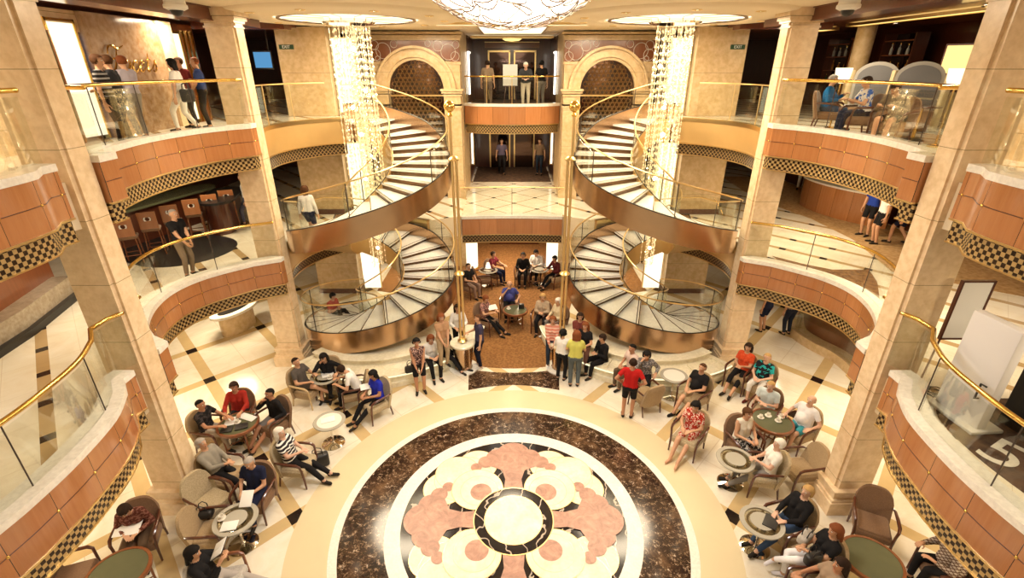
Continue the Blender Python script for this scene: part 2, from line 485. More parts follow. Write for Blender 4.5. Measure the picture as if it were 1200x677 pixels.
# the two decks reach back to the far wall: their back halves are part of the same floors
def deck_back(name, poly, z0, z1, mats):
    mb = MB(); mb.prism(poly, z0, z1, 1, mtop=0)
    return tag(mb.build(name, mats, smooth=False), kind='structure')
bpy.data.objects.remove(deck2)
L2 = V2((-12.6, 26.0), (-12.6, 0.1))+offset(E2N, DE)+offset(E2M, DE)+V2((-6.45, 12.6))+h2+V2((-1.78, 16.74))
for sx, nm in ((1, 'left'), (-1, 'right')):
    pl = L2+V2((-1.78, 26.0))
    mb = MB(); mb.prism([(p.x, p.y) for p in pl], 2.38, Z2, 1, mtop=0)
    tag(mb.build('floor_deck_middle_'+nm, [M['deck_floor'], M['cream_paint']], smooth=False, mirror=sx), kind='structure')
    pl = V2((-12.6, 26.0), (-12.6, 0.1))+offset(E3N, DE)+offset(E3M, DE)+V2((-6.45, 12.6))+h3+V2((-5.3, 17.2), (-5.3, 26.0))
    mb = MB(); mb.prism([(p.x, p.y) for p in pl], 5.72, Z3, 1, mtop=0)
    tag(mb.build('floor_deck_upper_'+nm, [M['deck_floor'], M['cream_paint']], smooth=False, mirror=sx), kind='structure')
mb = MB(); mb.prism([(-1.78, 16.74), (-0.9, 16.84), (0, 16.87), (0.9, 16.84), (1.78, 16.74), (1.78, 22.3), (-1.78, 22.3)], 2.32, Z2, 1, mtop=0)
tag(mb.build('floor_bridge', [M['bridge_floor'], M['cream_paint']], smooth=False), kind='structure')
mb = MB(); mb.prism([(-1.78, 22.3), (1.78, 22.3), (1.78, 26), (-1.78, 26)], 2.32, Z2+0.005, 1, mtop=0)
tag(mb.build('floor_bridge_carpet', [M['dark_carpet'], M['cream_paint']], smooth=False), kind='structure')
c3 = [(p.x, p.y+DE) for p in E3C]
mb = MB(); mb.prism(c3+[(-x, y) for x, y in c3[::-1]][1:]+[(1.85, 26), (-1.85, 26)], 5.62, Z3, 1, mtop=0)
tag(mb.build('floor_deck_upper_centre', [M['dark_carpet'], M['cream_paint']], smooth=False), kind='structure')
# ---- ground floor with its inlaid medallion
mb = MB(); ZI = [0.001]
mb.box((0, 12.5, -0.1), (30, 29, 0.2), 0)
MC = (0.03, 6.7)
def disc(r, z, mi, c=MC, n=72):
    ZI[0] += 0.0003; z = ZI[0]
    mb.flat_poly([(c[0]+r*math.cos(2*PI*i/n), c[1]+r*math.sin(2*PI*i/n)) for i in range(n)], z, mi)
disc(3.38, 0.0015, 1, n=120); disc(3.22, 0.003, 2, n=120); disc(2.42, 0.0045, 1, n=120); disc(2.13, 0.006, 3, n=96)
def rot(p, k):
    a = k*PI/2; c, s = math.cos(a), math.sin(a)
    return (MC[0]+p[0]*c-p[1]*s, MC[1]+p[0]*s+p[1]*c)
for k in range(4):                      # cream outer lobes on the diagonals
    for (x, y, r) in ((0.78, 1.42, 0.42), (1.42, 0.78, 0.42), (1.05, 1.05, 0.60), (1.19, 1.19, 0.46)):
        disc(r+0.012, 0, 6, rot((x, y), k)); disc(r, 0.0072, 4, rot((x, y), k))
def petal(k):
    for (x, y, r) in ((0, 1.72, 0.38), (0.36, 1.64, 0.24), (-0.36, 1.64, 0.24), (0.60, 1.50, 0.17), (-0.60, 1.50, 0.17), (0.80, 1.34, 0.12), (-0.80, 1.34, 0.12)):
        disc(r, 0.0086+k*1e-5, 5, rot((x, y), k), 40)
    out = [(-0.2, 0.7), (-0.17, 1.0), (-0.24, 1.25), (-0.5, 1.38), (-0.82, 1.32), (-0.62, 1.62), (0, 1.9), (0.62, 1.62), (0.82, 1.32), (0.5, 1.38), (0.24, 1.25), (0.17, 1.0), (0.2, 0.7)]
    ZI[0] += 0.0003; mb.flat_poly([rot(p, k) for p in out[::-1]], ZI[0], 5)
for k in range(4): petal(k)
for k in range(4):
    disc(0.525, 0.0102, 6, rot((0.74, 0.74), k), 56); disc(0.512, 0.0106, 4, rot((0.74, 0.74), k), 56)
    disc(0.385, 0.0112, 6, rot((0.70, 0.70), k), 48); disc(0.374, 0.0116, 4, rot((0.70, 0.70), k), 48)
    disc(0.215, 0.0122, 5, rot((0.66, 0.66), k), 40)
disc(0.77, 0.0130, 6); disc(0.75, 0.0134, 3); disc(0.56, 0.0140, 6); disc(0.545, 0.0144, 4)
# dark threshold panel in front of the carpet
thr = smooth_line([(-1.24, 11.82), (-0.6, 11.68), (0.05, 11.64), (0.7, 11.68), (1.34, 11.82)], 4)+smooth_line([(1.27, 10.82), (0.7, 10.98), (0.05, 11.05), (-0.6, 10.98), (-1.17, 10.82)], 4)
mb.flat_poly([(p.x, p.y) for p in thr], 0.004, 2)
tag(mb.build('floor', [M['floor'], M['ivory'], M['flecked'], M['black_marble'], M['cream_inlay'], M['pink'], M['gold']], smooth=False), kind='structure')
mb = MB()
ca = smooth_line([(-1.22, 12.02), (-0.6, 11.9), (0.05, 11.86), (0.7, 11.9), (1.32, 12.02)], 4)
mb.prism([(p.x, p.y) for p in ca]+[(1.62, 13.0), (1.72, 14.2), (2.2, 16.2), (5.2, 17.2), (5.2, 25), (-5.2, 25), (-5.2, 17.2), (-2.2, 16.2), (-1.72, 14.2), (-1.6, 13.0)], 0.0, 0.012, 0)
tag(mb.build('floor_lounge_carpet', [M['carpet']], smooth=False), kind='structure')
# ---- outer walls
def wallbox(name, c, d, mat): tag(MB().box(c, d).build(name, mat, smooth=False), kind='structure')
for sx, nm in ((-1, 'left'), (1, 'right')):
    wallbox('wall_'+nm, (sx*12.7, 13, 4.5), (0.2, 27, 9.2), M['dark_wood'])
wallbox('wall_back', (0, 26.1, 4.5), (25.6, 0.2, 9.2), M['dark_wood'])
# ---- ceiling
mb = MB(); mb.box((0, 13, 9.12), (12.9, 27, 0.14), 0)
tag(mb.build('ceiling', [M['cream_paint']], smooth=False), kind='structure')
for sx, nm in ((-1, 'left'), (1, 'right')):
    mb = MB(); mb.box((sx*9.6, 13, 9.1), (6.4, 27, 0.14), 0)
    mb.box((sx*6.72, 7.2, 8.92), (0.55, 14, 0.26), 0); mb.box((sx*7.15, 7.2, 8.97), (0.4, 14, 0.16), 0)
    mb.box((sx*7.7, 15.8, 8.95), (2.6, 0.5, 0.2), 0); mb.box((sx*7.6, 16.5, 9.0), (2.2, 0.4, 0.12), 0)
    tag(mb.build('ceiling_'+nm, [M['ceil_wood']], smooth=False), kind='structure')
# ---- columns
def column(x, y, sx, label_y):
    mb = MB()
    mb.box((-x-0.55*0, y, 0), (0, 0, 0)) if False else None
    X = x
    mb.box((-(X+0.34), y+0.18, 4.55), (0.60, 0.36, 9.1), 0)
    mb.box((-(X+0.19), y+0.24, 4.55), (0.38, 0.33, 9.1), 0)
    for (z0, z1, g) in ((0, 0.30, 0.13), (0.30, 0.36, 0.10), (0.36, 0.50, 0.06), (0.50, 0.55, 0.09)):
        mb.box((-(X+0.32), y+0.2, (z0+z1)/2), (0.64+2*g, 0.42+2*g, z1-z0), 1)
    for (z0, z1, g) in ((8.66, 8.70, 0.02), (8.76, 8.81, 0.04), (8.81, 8.88, 0.08), (8.88, 9.06, 0.12)):
        mb.box((-(X+0.32), y+0.2, (z0+z1)/2), (0.64+2*g, 0.42+2*g, z1-z0), 1)
    o = mb.build('column', [M['column'], M['column']], smooth=False, mirror=sx)
    return tag(o, kind='structure')
for sx in (1, -1):
    column(6.2, 6.94, sx, 0); column(6.06, 12.08, sx, 0)
SIDE = {1: 'left', -1: 'right'}
# ------------------------------------------------------------------ balconies
def mir(pts, sx): return pts
def balcony(name, label, line, zt, sx, studs=True, H=1.09, wood='panel_wood', band='checker', coping='coping', cop_w=0.34, group=None):
    r = thing(name, label, 'balcony front', group=group)
    W = -0.02
    MB().wall(offset(line, W), zt-0.10, zt, cop_w).build('coping', M[coping], r, mirror=sx, angle=30)
    MB().wall(line, zt-H*0.69, zt-0.10, 0.12).build('wood_panelling' if wood == 'panel_wood' else 'metal_fascia', M[wood], r, mirror=sx)
    if studs: MB().wall(offset(line, -0.004), zt-H*0.385, zt-H*0.375, 0.02).build('seam', M['dark_wood'], r, mirror=sx)
    g = MB(); g.wall(offset(line, -0.012), zt-H*0.715, zt-H*0.69, 0.14); g.wall(offset(line, 0.05), zt-H-0.02, zt-H, 0.12)
    g.build('gold_trim', M['gold'], r, mirror=sx)
    MB().wall(offset(line, 0.07), zt-H, zt-H*0.715, 0.08).build('checker_band', M[band], r, mirror=sx)
    if studs:
        g = MB(); d = 0.0; nxt = 0.62
        for a, b in zip(line[:-1], line[1:]):
            L = (b-a).length
            while d+L > nxt:
                p = a+(b-a)*((nxt-d)/L)
                MB().ball((p.x, p.y, zt-H*0.38), 0.022, 8).build('stud', M['brass'], r, mirror=sx); nxt += 0.62
            d += L
    return r
def railing(name, label, line, zt, sx, h=0.92, off=0.14, r=0.034, glass_h=0.84, post=False, mat='brass', seg=1.35, z_list=None, group=None):
    t = thing(name, label, 'railing', group=group)
    l = offset(line, off)
    zs = z_list or [zt]*len(l)
    mb = MB(); mb.tube([(p.x, p.y, z+h) for p, z in zip(l, zs)], r, 10)
    e = l[0]; f = l[-1]
    for q, z in ((e, zs[0]), (f, zs[-1])): mb.ball((q.x, q.y, z+h), r*1.02, 8)
    mb.build('handrail', M[mat], t, mirror=sx)
    # glass in panels
    L = [0]
    for a, b in zip(l[:-1], l[1:]): L.append(L[-1]+(b-a).length)
    n = max(1, round(L[-1]/seg))
    def point(d):
        for i in range(len(l)-1):
            if d <= L[i+1]+1e-6:
                k = (d-L[i])/max(1e-6, L[i+1]-L[i]); return l[i]+(l[i+1]-l[i])*k, zs[i]+(zs[i+1]-zs[i])*k
        return l[-1], zs[-1]
    for k in range(n):
        d0, d1 = L[-1]*k/n+0.008, L[-1]*(k+1)/n-0.008
        ds = [d0]+[x for x in L if d0+0.01 < x < d1-0.01]+[d1]
        pz = [point(d) for d in ds]
        MB().wall([p for p, _ in pz], [z+0.0 for _, z in pz], [z+glass_h for _, z in pz], 0.012).build('glass_panel', M['glass'], t, mirror=sx)
        if post or k > 0:
            p, z = point(L[-1]*k/n)
            g = MB(); g.tube([(p.x, p.y, z), (p.x, p.y, z+h)], 0.009 if not post else 0.014, 6)
            g.build('post', M['steel'] if not post else M['gold'], t, mirror=sx)
    return t
CT3, CT2 = 6.70, 3.38
for sx in (1, -1):
    S = SIDE[sx]
    balcony('balcony_parapet', f'upper cherry wood balcony front cut by the {S} photo edge before the near column', E3N, CT3, sx)
    balcony('balcony_parapet', f'upper cherry wood balcony front curving between the two {S} columns', E3M, CT3, sx, H=1.02, cop_w=0.2)
    balcony('balcony_parapet', f'large bulging lower cherry wood balcony front in the bottom {S} corner', E2N, CT2, sx)
    balcony('balcony_parapet', f'deeply curved lower cherry wood balcony front between the two {S} columns', E2M, CT2, sx, H=1.04)
    railing('balcony_railing', f'brass and glass railing of the upper balcony cut by the {S} photo edge', E3N, CT3, sx)
    railing('balcony_railing', f'brass and glass railing on the upper balcony between the two {S} columns', E3M[1:], CT3, sx)
    railing('balcony_railing', f'thick brass and glass railing on the big lower balcony in the bottom {S} corner', E2N+V2((-6.12, 6.92)), CT2, sx)
    railing('balcony_railing', f'curved brass and glass railing on the lower balcony between the two {S} columns', V2((-6.22, 7.36))+E2M[1:-1], CT2, sx)
    a3 = arc(CX, CY, RH, 205, 118, 20)
    balcony('stairwell_parapet', f'gold metal front of the upper deck around the {S} staircase opening', a3, 6.44, sx, False, 1.10, 'gold_fascia', 'lattice_band', 'gold', 0.2)
    railing('stairwell_railing', f'gold and glass railing of the upper deck above the {S} gold stairwell front', arc(CX, CY, RH, 203, 128, 16), 6.44, sx, 1.0, 0.1, 0.02, 0.95, True, 'gold', 1.3)
    a2 = arc(CX, CY, RH, 205, 60, 30)
    balcony('stairwell_parapet', f'dark banded front of the middle deck behind the {S} spiral flight', a2, 3.12, sx, False, 1.05, 'gold_fascia', 'lattice_band', 'gold', 0.2)
br = smooth_line([(-1.76, 16.62), (-0.9, 16.70), (0, 16.73), (0.9, 16.70), (1.76, 16.62)], 5)
balcony('bridge_parapet', 'straight cherry wood front of the bridge between the two staircases', br, 3.12, 1, False, 0.98, 'panel_wood', 'lattice_band')
railing('bridge_railing', 'thin gold and glass railing of the bridge between the tall poles', br, 3.12, 1, 0.98, 0.1, 0.022, 0.9, False, 'gold', 1.76)
bc = E3C+[Vector((-p.x, p.y)) for p in E3C[::-1]][1:]
balcony('balcony_parapet', 'small curved cherry wood balcony front in the middle between the arches', bc, 6.6, 1, False, 1.08)
railing('balcony_railing', 'brass and glass railing of the small middle balcony with the leaning man', bc, 6.6, 1, 0.95, 0.1, 0.028, 0.86, True, 'brass', 0.9)
# ------------------------------------------------------------------ spiral staircases
def flight(name, label, a0, z0, a1, z1, n, sx, land=0.0):
    t = thing(name, label, 'staircase')
    zf = lambda a: z0+(z1-z0)*max(0, min(1, (a-a0)/(a1-a0)))
    da = (a1-a0)/n; dz = (z1-z0)/n
    def P(r, a, z): return (CX+r*math.cos(R(a)), CY+r*math.sin(R(a)), z)
    for k in range(n):
        b0, b1 = a0+k*da-1.0, a0+(k+1)*da
        zt = z0+(k+1)*dz
        if land and k == n-1: b1 += land
        mb = MB(); seg = max(3, int((b1-b0)/5))
        vs = []
        for i in range(seg+1):
            a = b0+(b1-b0)*i/seg
            vs += [P(RI+0.03, a, zt-0.05), P(RO-0.05, a, zt-0.05), P(RO-0.05, a, zt), P(RI+0.03, a, zt)]
        fs = []
        for i in range(seg):
            p, q = 4*i, 4*i+4
            fs += [(p+3, p+2, q+2, q+3), (p, q, q+1, p+1), (p+1, q+1, q+2, p+2), (p, p+3, q+3, q)]
        fs += [(0, 1, 2, 3), (4*seg+3, 4*seg+2, 4*seg+1, 4*seg)]
        mb.add(vs, fs, 0, flat=True)
        ar = b0+1.6
        w = [P(RI+0.04, ar, zt-dz), P(RO-0.06, ar, zt-dz), P(RO-0.06, ar, zt-0.05), P(RI+0.04, ar, zt-0.05)]
        ar2 = ar+1.0
        w += [P(RI+0.04, ar2, zt-dz), P(RO-0.06, ar2, zt-dz), P(RO-0.06, ar2, zt-0.05), P(RI+0.04, ar2, zt-0.05)]
        mb.add(w, [(0, 1, 2, 3), (7, 6, 5, 4), (0, 4, 5, 1), (1, 5, 6, 2), (2, 6, 7, 3), (3, 7, 4, 0)], 1, flat=True)
        ns = [P(RI+0.04, b0+0.35, zt+0.002), P(RO-0.06, b0+0.15, zt+0.002), P(RO-0.06, b0+0.85, zt+0.002), P(RI+0.04, b0+2.2, zt+0.002)]
        mb.add(ns, [(0, 1, 2, 3)], 1, flat=True)
        mb.build('tread', [M['white_marble'], M['bronze_dark']], t, smooth=False, mirror=sx)
    N = int((a1-a0)/4); A = [a0+(a1-a0)*i/N for i in range(N+1)]
    if land: A += [a1+land*0.5, a1+land]
    def ext(a):
        q = max(0.0, min(1.0, ((a % 360)-12)/45.0)) if (a % 360) < 140 and a > 300 else 0.0
        return 0.30*q*q*(3-2*q)
    lo = lambda a: max(0.0, zf(a)-0.50)
    o = [Vector(P(RO, a, 0)[:2]) for a in A]
    s = MB().wall(o, [lo(a) for a in A], [zf(a)+0.14+ext(a) for a in A], 0.05).build('outer_stringer', M['bronze'], t, mirror=sx)
    MB().tube([P(RO-0.02, a, zf(a)+0.15+ext(a)) for a in A], 0.014, 6).build('edge_strip', M['black'], s, mirror=sx)
    o = [Vector(P(RI+0.05, a, 0)[:2]) for a in A]
    s = MB().wall(o, [lo(a) for a in A], [zf(a)+0.14 for a in A], 0.05).build('inner_stringer', M['gold_fascia'], t, mirror=sx)
    MB().tube([P(RI+0.02, a, zf(a)+0.15) for a in A], 0.012, 6).build('edge_strip', M['black'], s, mirror=sx)
    mb = MB(); vs = []; fs = []
    for i, a in enumerate(A):
        z = lo(a)
        vs += [P(RI+0.03, a, z+0.01), P(RO-0.03, a, z+0.01), P(RO-0.03, a, z+0.05), P(RI+0.03, a, z+0.05)]
        if i:
            p, q = 4*i-4, 4*i
            fs += [(p+3, p+2, q+2, q+3), (p, q, q+1, p+1)]
    mb.add(vs, fs).build('soffit', M['gold_fascia'], t, mirror=sx)
    for nm, rr in (('outer', RO-0.03), ('inner', RI+0.03)):
        n2 = 0
        A2 = A if nm == 'outer' else A
        rail = MB().tube([P(rr, a, zf(a)+1.0) for a in A2], 0.021, 8).build('handrail', M['gold'], t, mirror=sx)
        g = 14 if nm == 'outer' else 28
        k = 0
        while k < len(A2)-1:
            seg = A2[k:k+g+1]
            if len(seg) < 2: break
            MB().wall([Vector(P(rr, a, 0)[:2]) for a in seg], [zf(a)+0.12 for a in seg], [zf(a)+0.9 for a in seg], 0.01).build('glass_panel', M['glass'], t, mirror=sx)
            MB().tube([P(rr, seg[0], zf(seg[0])+0.05), P(rr, seg[0], zf(seg[0])+1.0)], 0.013, 6).build('post', M['steel'], t, mirror=sx)
            k += g
    return t
M['bronze_dark'] = plain('dark bronze riser', (0.14, 0.075, 0.035), 0.2, 0.7)
for sx in (1, -1):
    S = SIDE[sx]
    flight('spiral_staircase', f'{S} lower spiral flight with white treads, from the ground floor to the middle deck', 120, 0.0, 504, Z2, 23, sx, 16)
    flight('spiral_staircase', f'{S} upper spiral flight with white treads, from the middle deck to the top deck', 160, Z2, 455, Z3, 21, sx, 23)
    # dais
    t = thing('stair_dais', f'pale onyx stepped platform curving under the {S} spiral staircase', 'platform')
    mb = MB()
    mb.lathe([(0.9, 0.0), (3.20, 0.0), (3.20, 0.14), (3.16, 0.16), (3.16, 0.36), (3.24, 0.37), (3.24, 0.42), (0.9, 0.42)], (CX, CY, 0), 60, a0=R(233), a1=R(354), cap=False)
    k = len(mb.v)
    b = mb.build('lower_step', M['dais'], t, mirror=sx, angle=25)
    MB().lathe([(1.0, 0.42), (2.62, 0.42), (2.62, 0.56), (2.68, 0.57), (2.68, 0.60), (1.0, 0.60)], (CX, CY, 0), 40, a0=R(236), a1=R(318), cap=False).build('upper_step', M['dais'], t, mirror=sx, angle=25)
    for a in (236, 254, 276, 300):
        mb = MB(); q = [Vector((CX+r*math.cos(R(a+d)), CY+r*math.sin(R(a+d)))) for r, d in ((2.72, -1), (3.15, -1), (3.15, 1.5), (2.72, 1.5))]
        mb.prism([(p.x, p.y) for p in q], 0.42, 0.47).build('rib', M['dais'], t, smooth=False, mirror=sx)
    MB().lathe([(3.22, 0.36), (3.255, 0.365), (3.255, 0.40), (3.22, 0.405)], (CX, CY, 0), 60, a0=R(233), a1=R(354), cap=False).build('edge_light', M['edge_glow'], t, mirror=sx)
    # twin pole on a bowl
    px = -1.39
    t = thing('twin_pole', f'tall twin gold poles with a ball finial before the {S} spiral stairs', 'pole', (px*sx, 11.9, 0.86))
    for d in (-0.045, 0.055):
        MB().tube([(d, 0, 0.0), (d, 0, 6.05 if d < 0 else 5.0)], 0.034, 10).build('pole', M['gold'], t, mirror=sx)
    mb = MB(); mb.ball((-0.045, 0, 6.2), 0.13, 16); mb.lathe([(0.05, 5.98), (0.07, 6.02), (0.04, 6.08)], (-0.045, 0, 0), 14)
    mb.build('finial', M['brass'], t, mirror=sx)
    for z in (0.03, 2.05, 5.0): MB().lathe([(0.13, z), (0.14, z+0.03), (0.10, z+0.07), (0.05, z+0.1)], (0.005, 0, 0), 14).build('collar', M['gold'], t, mirror=sx)
    t = thing('pole_pedestal', f'round bronze pedestal with a pale marble top under the {S} twin pole', 'pedestal', (px*sx, 11.9, 0))
    MB().lathe([(0.24, 0.0), (0.25, 0.06), (0.235, 0.1), (0.30, 0.76), (0.31, 0.78)], n=28).build('body', M['bronze'], t)
    MB().lathe([(0.31, 0.78), (0.35, 0.79), (0.36, 0.84), (0.34, 0.86), (0.0, 0.86)], n=28).build('marble_top', M['dais'], t)
    MB().lathe([(0.26, 0.0), (0.42, 0.0), (0.42, 0.035), (0.26, 0.05)], n=28, cap=False).build('foot_ring', M['coping'], t)
# ------------------------------------------------------------------ drums with the arches
for sx in (1, -1):
    S = SIDE[sx]
    ac = -3.52
    mb = MB()
    mb.box((ac, 21.05, 4.5), (3.3, 2.6, 9.1), 0)
    tag(mb.build('wall_arch_'+S, [M['stone']], smooth=False, mirror=sx), kind='structure')
    t = thing('arched_doorway', f'cream stone arch with a dark metal lattice beside the {S} crystal chandelier', 'arch')
    for d in (-1, 1):
        mb = MB(); x = ac+d*1.32
        mb.box((x, 19.54, 5.0), (0.62, 0.40, 3.9), 0); mb.box((x, 19.54, 3.25), (0.72, 0.42, 0.3), 0)
        for z, g in ((6.52, 0.03), (6.58, 0.0), (6.92, 0.03), (7.02, 0.07), (7.1, 0.11)): mb.box((x, 19.54-g/2, z), (0.62+2*g, 0.40+g, 0.07), 0)
        mb.box((x, 19.585, 7.55), (0.62, 0.31, 0.9), 0); mb.box((x, 19.565, 8.0), (0.72, 0.35, 0.09), 0)
        mb.build('pilaster', M['stone'], t, smooth=False, mirror=sx)
    for r0, r1, y0 in ((1.0, 1.10, 19.50), (1.10, 1.30, 19.40), (1.30, 1.38, 19.45), (1.38, 1.46, 19.30)):
        mb = MB(); n = 28; vs = []
        for i in range(n+1):
            a = PI*i/n
            for r, y in ((r0, y0), (r1, y0), (r1, 19.74), (r0, 19.74)): vs.append((ac+r*math.cos(a), y, 7.1+r*math.sin(a)))
        fs = []
        for i in range(n):
            p, q = 4*i, 4*i+4
            fs += [(p, p+1, q+1, q), (p+1, p+2, q+2, q+1), (p+3, p, q, q+3)]
        mb.add(vs, fs).build('arch_moulding', M['stone'], t, mirror=sx, angle=30)
    pan = [(-1.0, 3.1), (1.0, 3.1), (1.0, 7.1)]+[(math.cos(PI*i/24), 7.1+math.sin(PI*i/24)) for i in range(25)]
    mb = MB(); mb.add([(ac+x, 19.62, z) for x, z in pan], [tuple(range(len(pan)))], flat=True).build('dark_mirror', M['mirror'], t, smooth=False, mirror=sx)
    mb = MB(); st = 0.165
    for j in range(0, 22):
        z = 5.0+j*st*0.87
        for i in range(-6, 7):
            x = i*st+(st/2 if j % 2 else 0)
            lim = 0.95 if z < 7.1 else math.sqrt(max(0, 0.95**2-(z-7.1)**2))
            if abs(x)+0.06 > lim: continue
            mb.tube([(ac+x+0.074*math.cos(2*PI*k/8), 19.60, z+0.074*math.sin(2*PI*k/8)) for k in range(8)], 0.009, 4, closed=True)
    mb.build('lattice', M['old_gold'], t, mirror=sx)
    MB().box((ac, 19.58, 6.9), (1.98, 0.05, 0.05)).build('cross_bar', M['gold'], t, mirror=sx, smooth=False)
    for z in (5.55, 5.3, 5.05, 4.8): MB().box((ac, 19.55, z), (1.9, 0.1, 0.035)).build('tread_reflection', M['coping'], t, mirror=sx, smooth=False)  # mirror reflection of the stair treads, modelled as solid pale bars
    t = thing('frieze', f'brown wood frieze with inlaid pale scroll rings above the {S} arch', 'frieze')
    mb = MB(); out = [(-1.63, 8.04)]+[(-1.40, 8.04)]+[(1.46*math.cos(PI-PI*i/20), 7.1+1.46*math.sin(PI-PI*i/20)) for i in range(5, 16)]+[(1.40, 8.04), (1.63, 8.04), (1.63, 8.75), (-1.63, 8.75)]
    mb.add([(ac+x, 19.60, z) for x, z in out]+[(ac+x, 19.70, z) for x, z in out], [tuple(range(len(out)))]).build('wood_panel', M['red_wood'], t, smooth=False, mirror=sx)
    for (x, z, r) in ((-1.42, 8.27, 0.19), (-1.12, 8.40, 0.26), (-1.42, 8.58, 0.15), (-0.72, 8.62, 0.12), (-1.34, 8.14, 0.09), (0.50, 8.64, 0.10), (0.86, 8.56, 0.17), (1.22, 8.36, 0.26), (1.46, 8.22, 0.15), (1.50, 8.60, 0.12)):
        MB().tube([(ac+x+r*math.cos(2*PI*k/24), 19.59, z+r*math.sin(2*PI*k/24)) for k in range(24)], 0.009, 5, closed=True).build('scroll_ring', M['coping'], t, mirror=sx)
    mb = MB()
    for z, g in ((8.78, 0.05), (8.86, 0.12), (8.96, 0.2)): mb.box((ac, 19.64-g/2, z), (3.3+g, 0.2+g, 0.08))
    mb.build('cornice', M['stone'], t, smooth=False, mirror=sx)
    # piers and light panels
    mb = MB(); mb.box((-6.55, 17.75, 4.5), (1.55, 1.5, 9.0), 0); mb.box((-6.55, 17.75, Z2+0.09), (1.6, 1.56, 0.18), 1); mb.box((-6.55, 17.75, 0.09), (1.6, 1.56, 0.18), 1)
    tag(mb.build('pillar', [M['stone'], M['dark_wood']], smooth=False, mirror=sx), kind='structure')
    for z0, z1, w in ((0.1, 2.2, 'ground floor'), (3.2, 5.5, 'middle deck'), (6.5, 8.7, 'top deck')):
        t = thing('light_panel', f'tall glowing white wall panel on the {w} beside the {S} stone pier', 'light panel')
        MB().box((-5.38, 17.3, (z0+z1)/2), (0.62, 0.06, z1-z0)).build('diffuser', M['white_glow'], t, smooth=False, mirror=sx)
        MB().box((-5.38, 17.36, (z0+z1)/2), (0.7, 0.06, z1-z0+0.06)).build('frame', M['gold'], t, smooth=False, mirror=sx)
# ================================================================== people
SKIN = {'a': (0.62, 0.34, 0.20), 'b': (0.50, 0.24, 0.13), 'c': (0.33, 0.15, 0.075), 'd': (0.70, 0.42, 0.29)}
HAIR = {'black': (0.010, 0.008, 0.007), 'dark': (0.028, 0.014, 0.008), 'brown': (0.085, 0.035, 0.014), 'red': (0.20, 0.06, 0.02), 'grey': (0.40, 0.36, 0.32), 'white': (0.78, 0.73, 0.64), 'blonde': (0.50, 0.31, 0.12)}
def cloth(c, name=None):
    return plain('cloth %s' % (name or '%.2f %.2f %.2f' % c), c, 0.85, 0.0, 0.12, 14)
def pattern(name, kind, c0, c1, sc=1.0, c2=None):
    if name in _cache: return _cache[name]
    t = NT(name); o = t.obj(); x = t.sep(o)
    if kind == 'stripes':
        base = t.mix(t.math('LESS_THAN', t.math('FRACT', t.math('MULTIPLY', x[2], 14*sc)), 0.4), c0, c1)
    elif kind == 'plaid':
        a = t.math('LESS_THAN', t.math('FRACT', t.math('MULTIPLY', t.math('ADD', x[0], x[2]), 16*sc)), 0.3)
        b = t.math('LESS_THAN', t.math('FRACT', t.math('MULTIPLY', t.math('SUBTRACT', x[1], x[2]), 16*sc)), 0.3)
        base = t.mix(t.math('MAXIMUM', a, b), c0, c1)
    else:
        n = t.noise(o, 22*sc, 3, 0.6)
        base = t.mix(t.math('GREATER_THAN', n, 0.53), c0, c1)
        if c2: base = t.mix(t.math('GREATER_THAN', t.noise(o, 31*sc, 2), 0.6), base, c2)
    _cache[name] = t.bsdf(base, 0.85, Specular_IOR_Level=0.15)
    return _cache[name]
def remeshed(mb, voxel, smooth=2, dec=None):
    me = bpy.data.meshes.new('tmp'); me.from_pydata(mb.v, [], mb.f); me.update()
    o = bpy.data.objects.new('tmp', me); COL.objects.link(o)
    m = o.modifiers.new('r', 'REMESH'); m.mode = 'VOXEL'; m.voxel_size = voxel
    if smooth:
        s = o.modifiers.new('s', 'SMOOTH'); s.factor = 0.5; s.iterations = smooth
    if dec:
        d = o.modifiers.new('d', 'DECIMATE'); d.ratio = dec
    dg = bpy.context.evaluated_depsgraph_get()
    ev = o.evaluated_get(dg); q = ev.to_mesh()
    n = len(q.vertices); co = np.empty(n*3); q.vertices.foreach_get('co', co)
    no = np.empty(n*3); q.vertices.foreach_get('normal', no)
    fs = [tuple(p.vertices) for p in q.polygons]
    ev.to_mesh_clear()
    bpy.data.objects.remove(o); bpy.data.meshes.remove(me)
    return co.reshape(-1, 3), no.reshape(-1, 3), fs
def make_hand(curl):
    mb = MB()
    for x in (-0.026, -0.009, 0.009, 0.026): mb.cone((x*0.7, -0.01, 0), (x, 0.085, 0), 0.015, 0.0125, 8)
    for x, L, k in ((-0.031, 0.060, 1.15), (-0.011, 0.078, 1.0), (0.010, 0.084, 1.0), (0.030, 0.074, 1.0)):
        p = Vector((x, 0.085, 0)); a = 0.0
        for q in (0.45, 0.32, 0.25):
            a += curl*k
            n = p+Vector((x*0.15, math.cos(a), -math.sin(a)))*L*q
            mb.cone(p, n, 0.0098, 0.0088, 8); p = n
    p = Vector((0.022, 0.015, -0.004))
    for d, r in (((0.034, 0.028, -0.012), 0.0135), ((0.012, 0.030, -0.010), 0.0105), ((0.0, 0.022, -0.010), 0.009)):
        n = p+Vector(d); mb.cone(p, n, r, r*0.88, 8); p = n
    return remeshed(mb, 0.0042, 1, 0.22)
HANDS = {'relaxed': make_hand(0.35), 'grip': make_hand(0.8)}
def ik(a, t, l1, l2, pole):
    a, t, pole = Vector(a), Vector(t), Vector(pole)
    d = t-a; L = min(d.length, (l1+l2)*0.995); u = d.normalized()
    t = a+u*L
    x = (l1*l1-l2*l2+L*L)/(2*L); h = math.sqrt(max(0, l1*l1-x*x))
    w = pole-u*pole.dot(u); w.normalize()
    return a+u*x+w*h, t
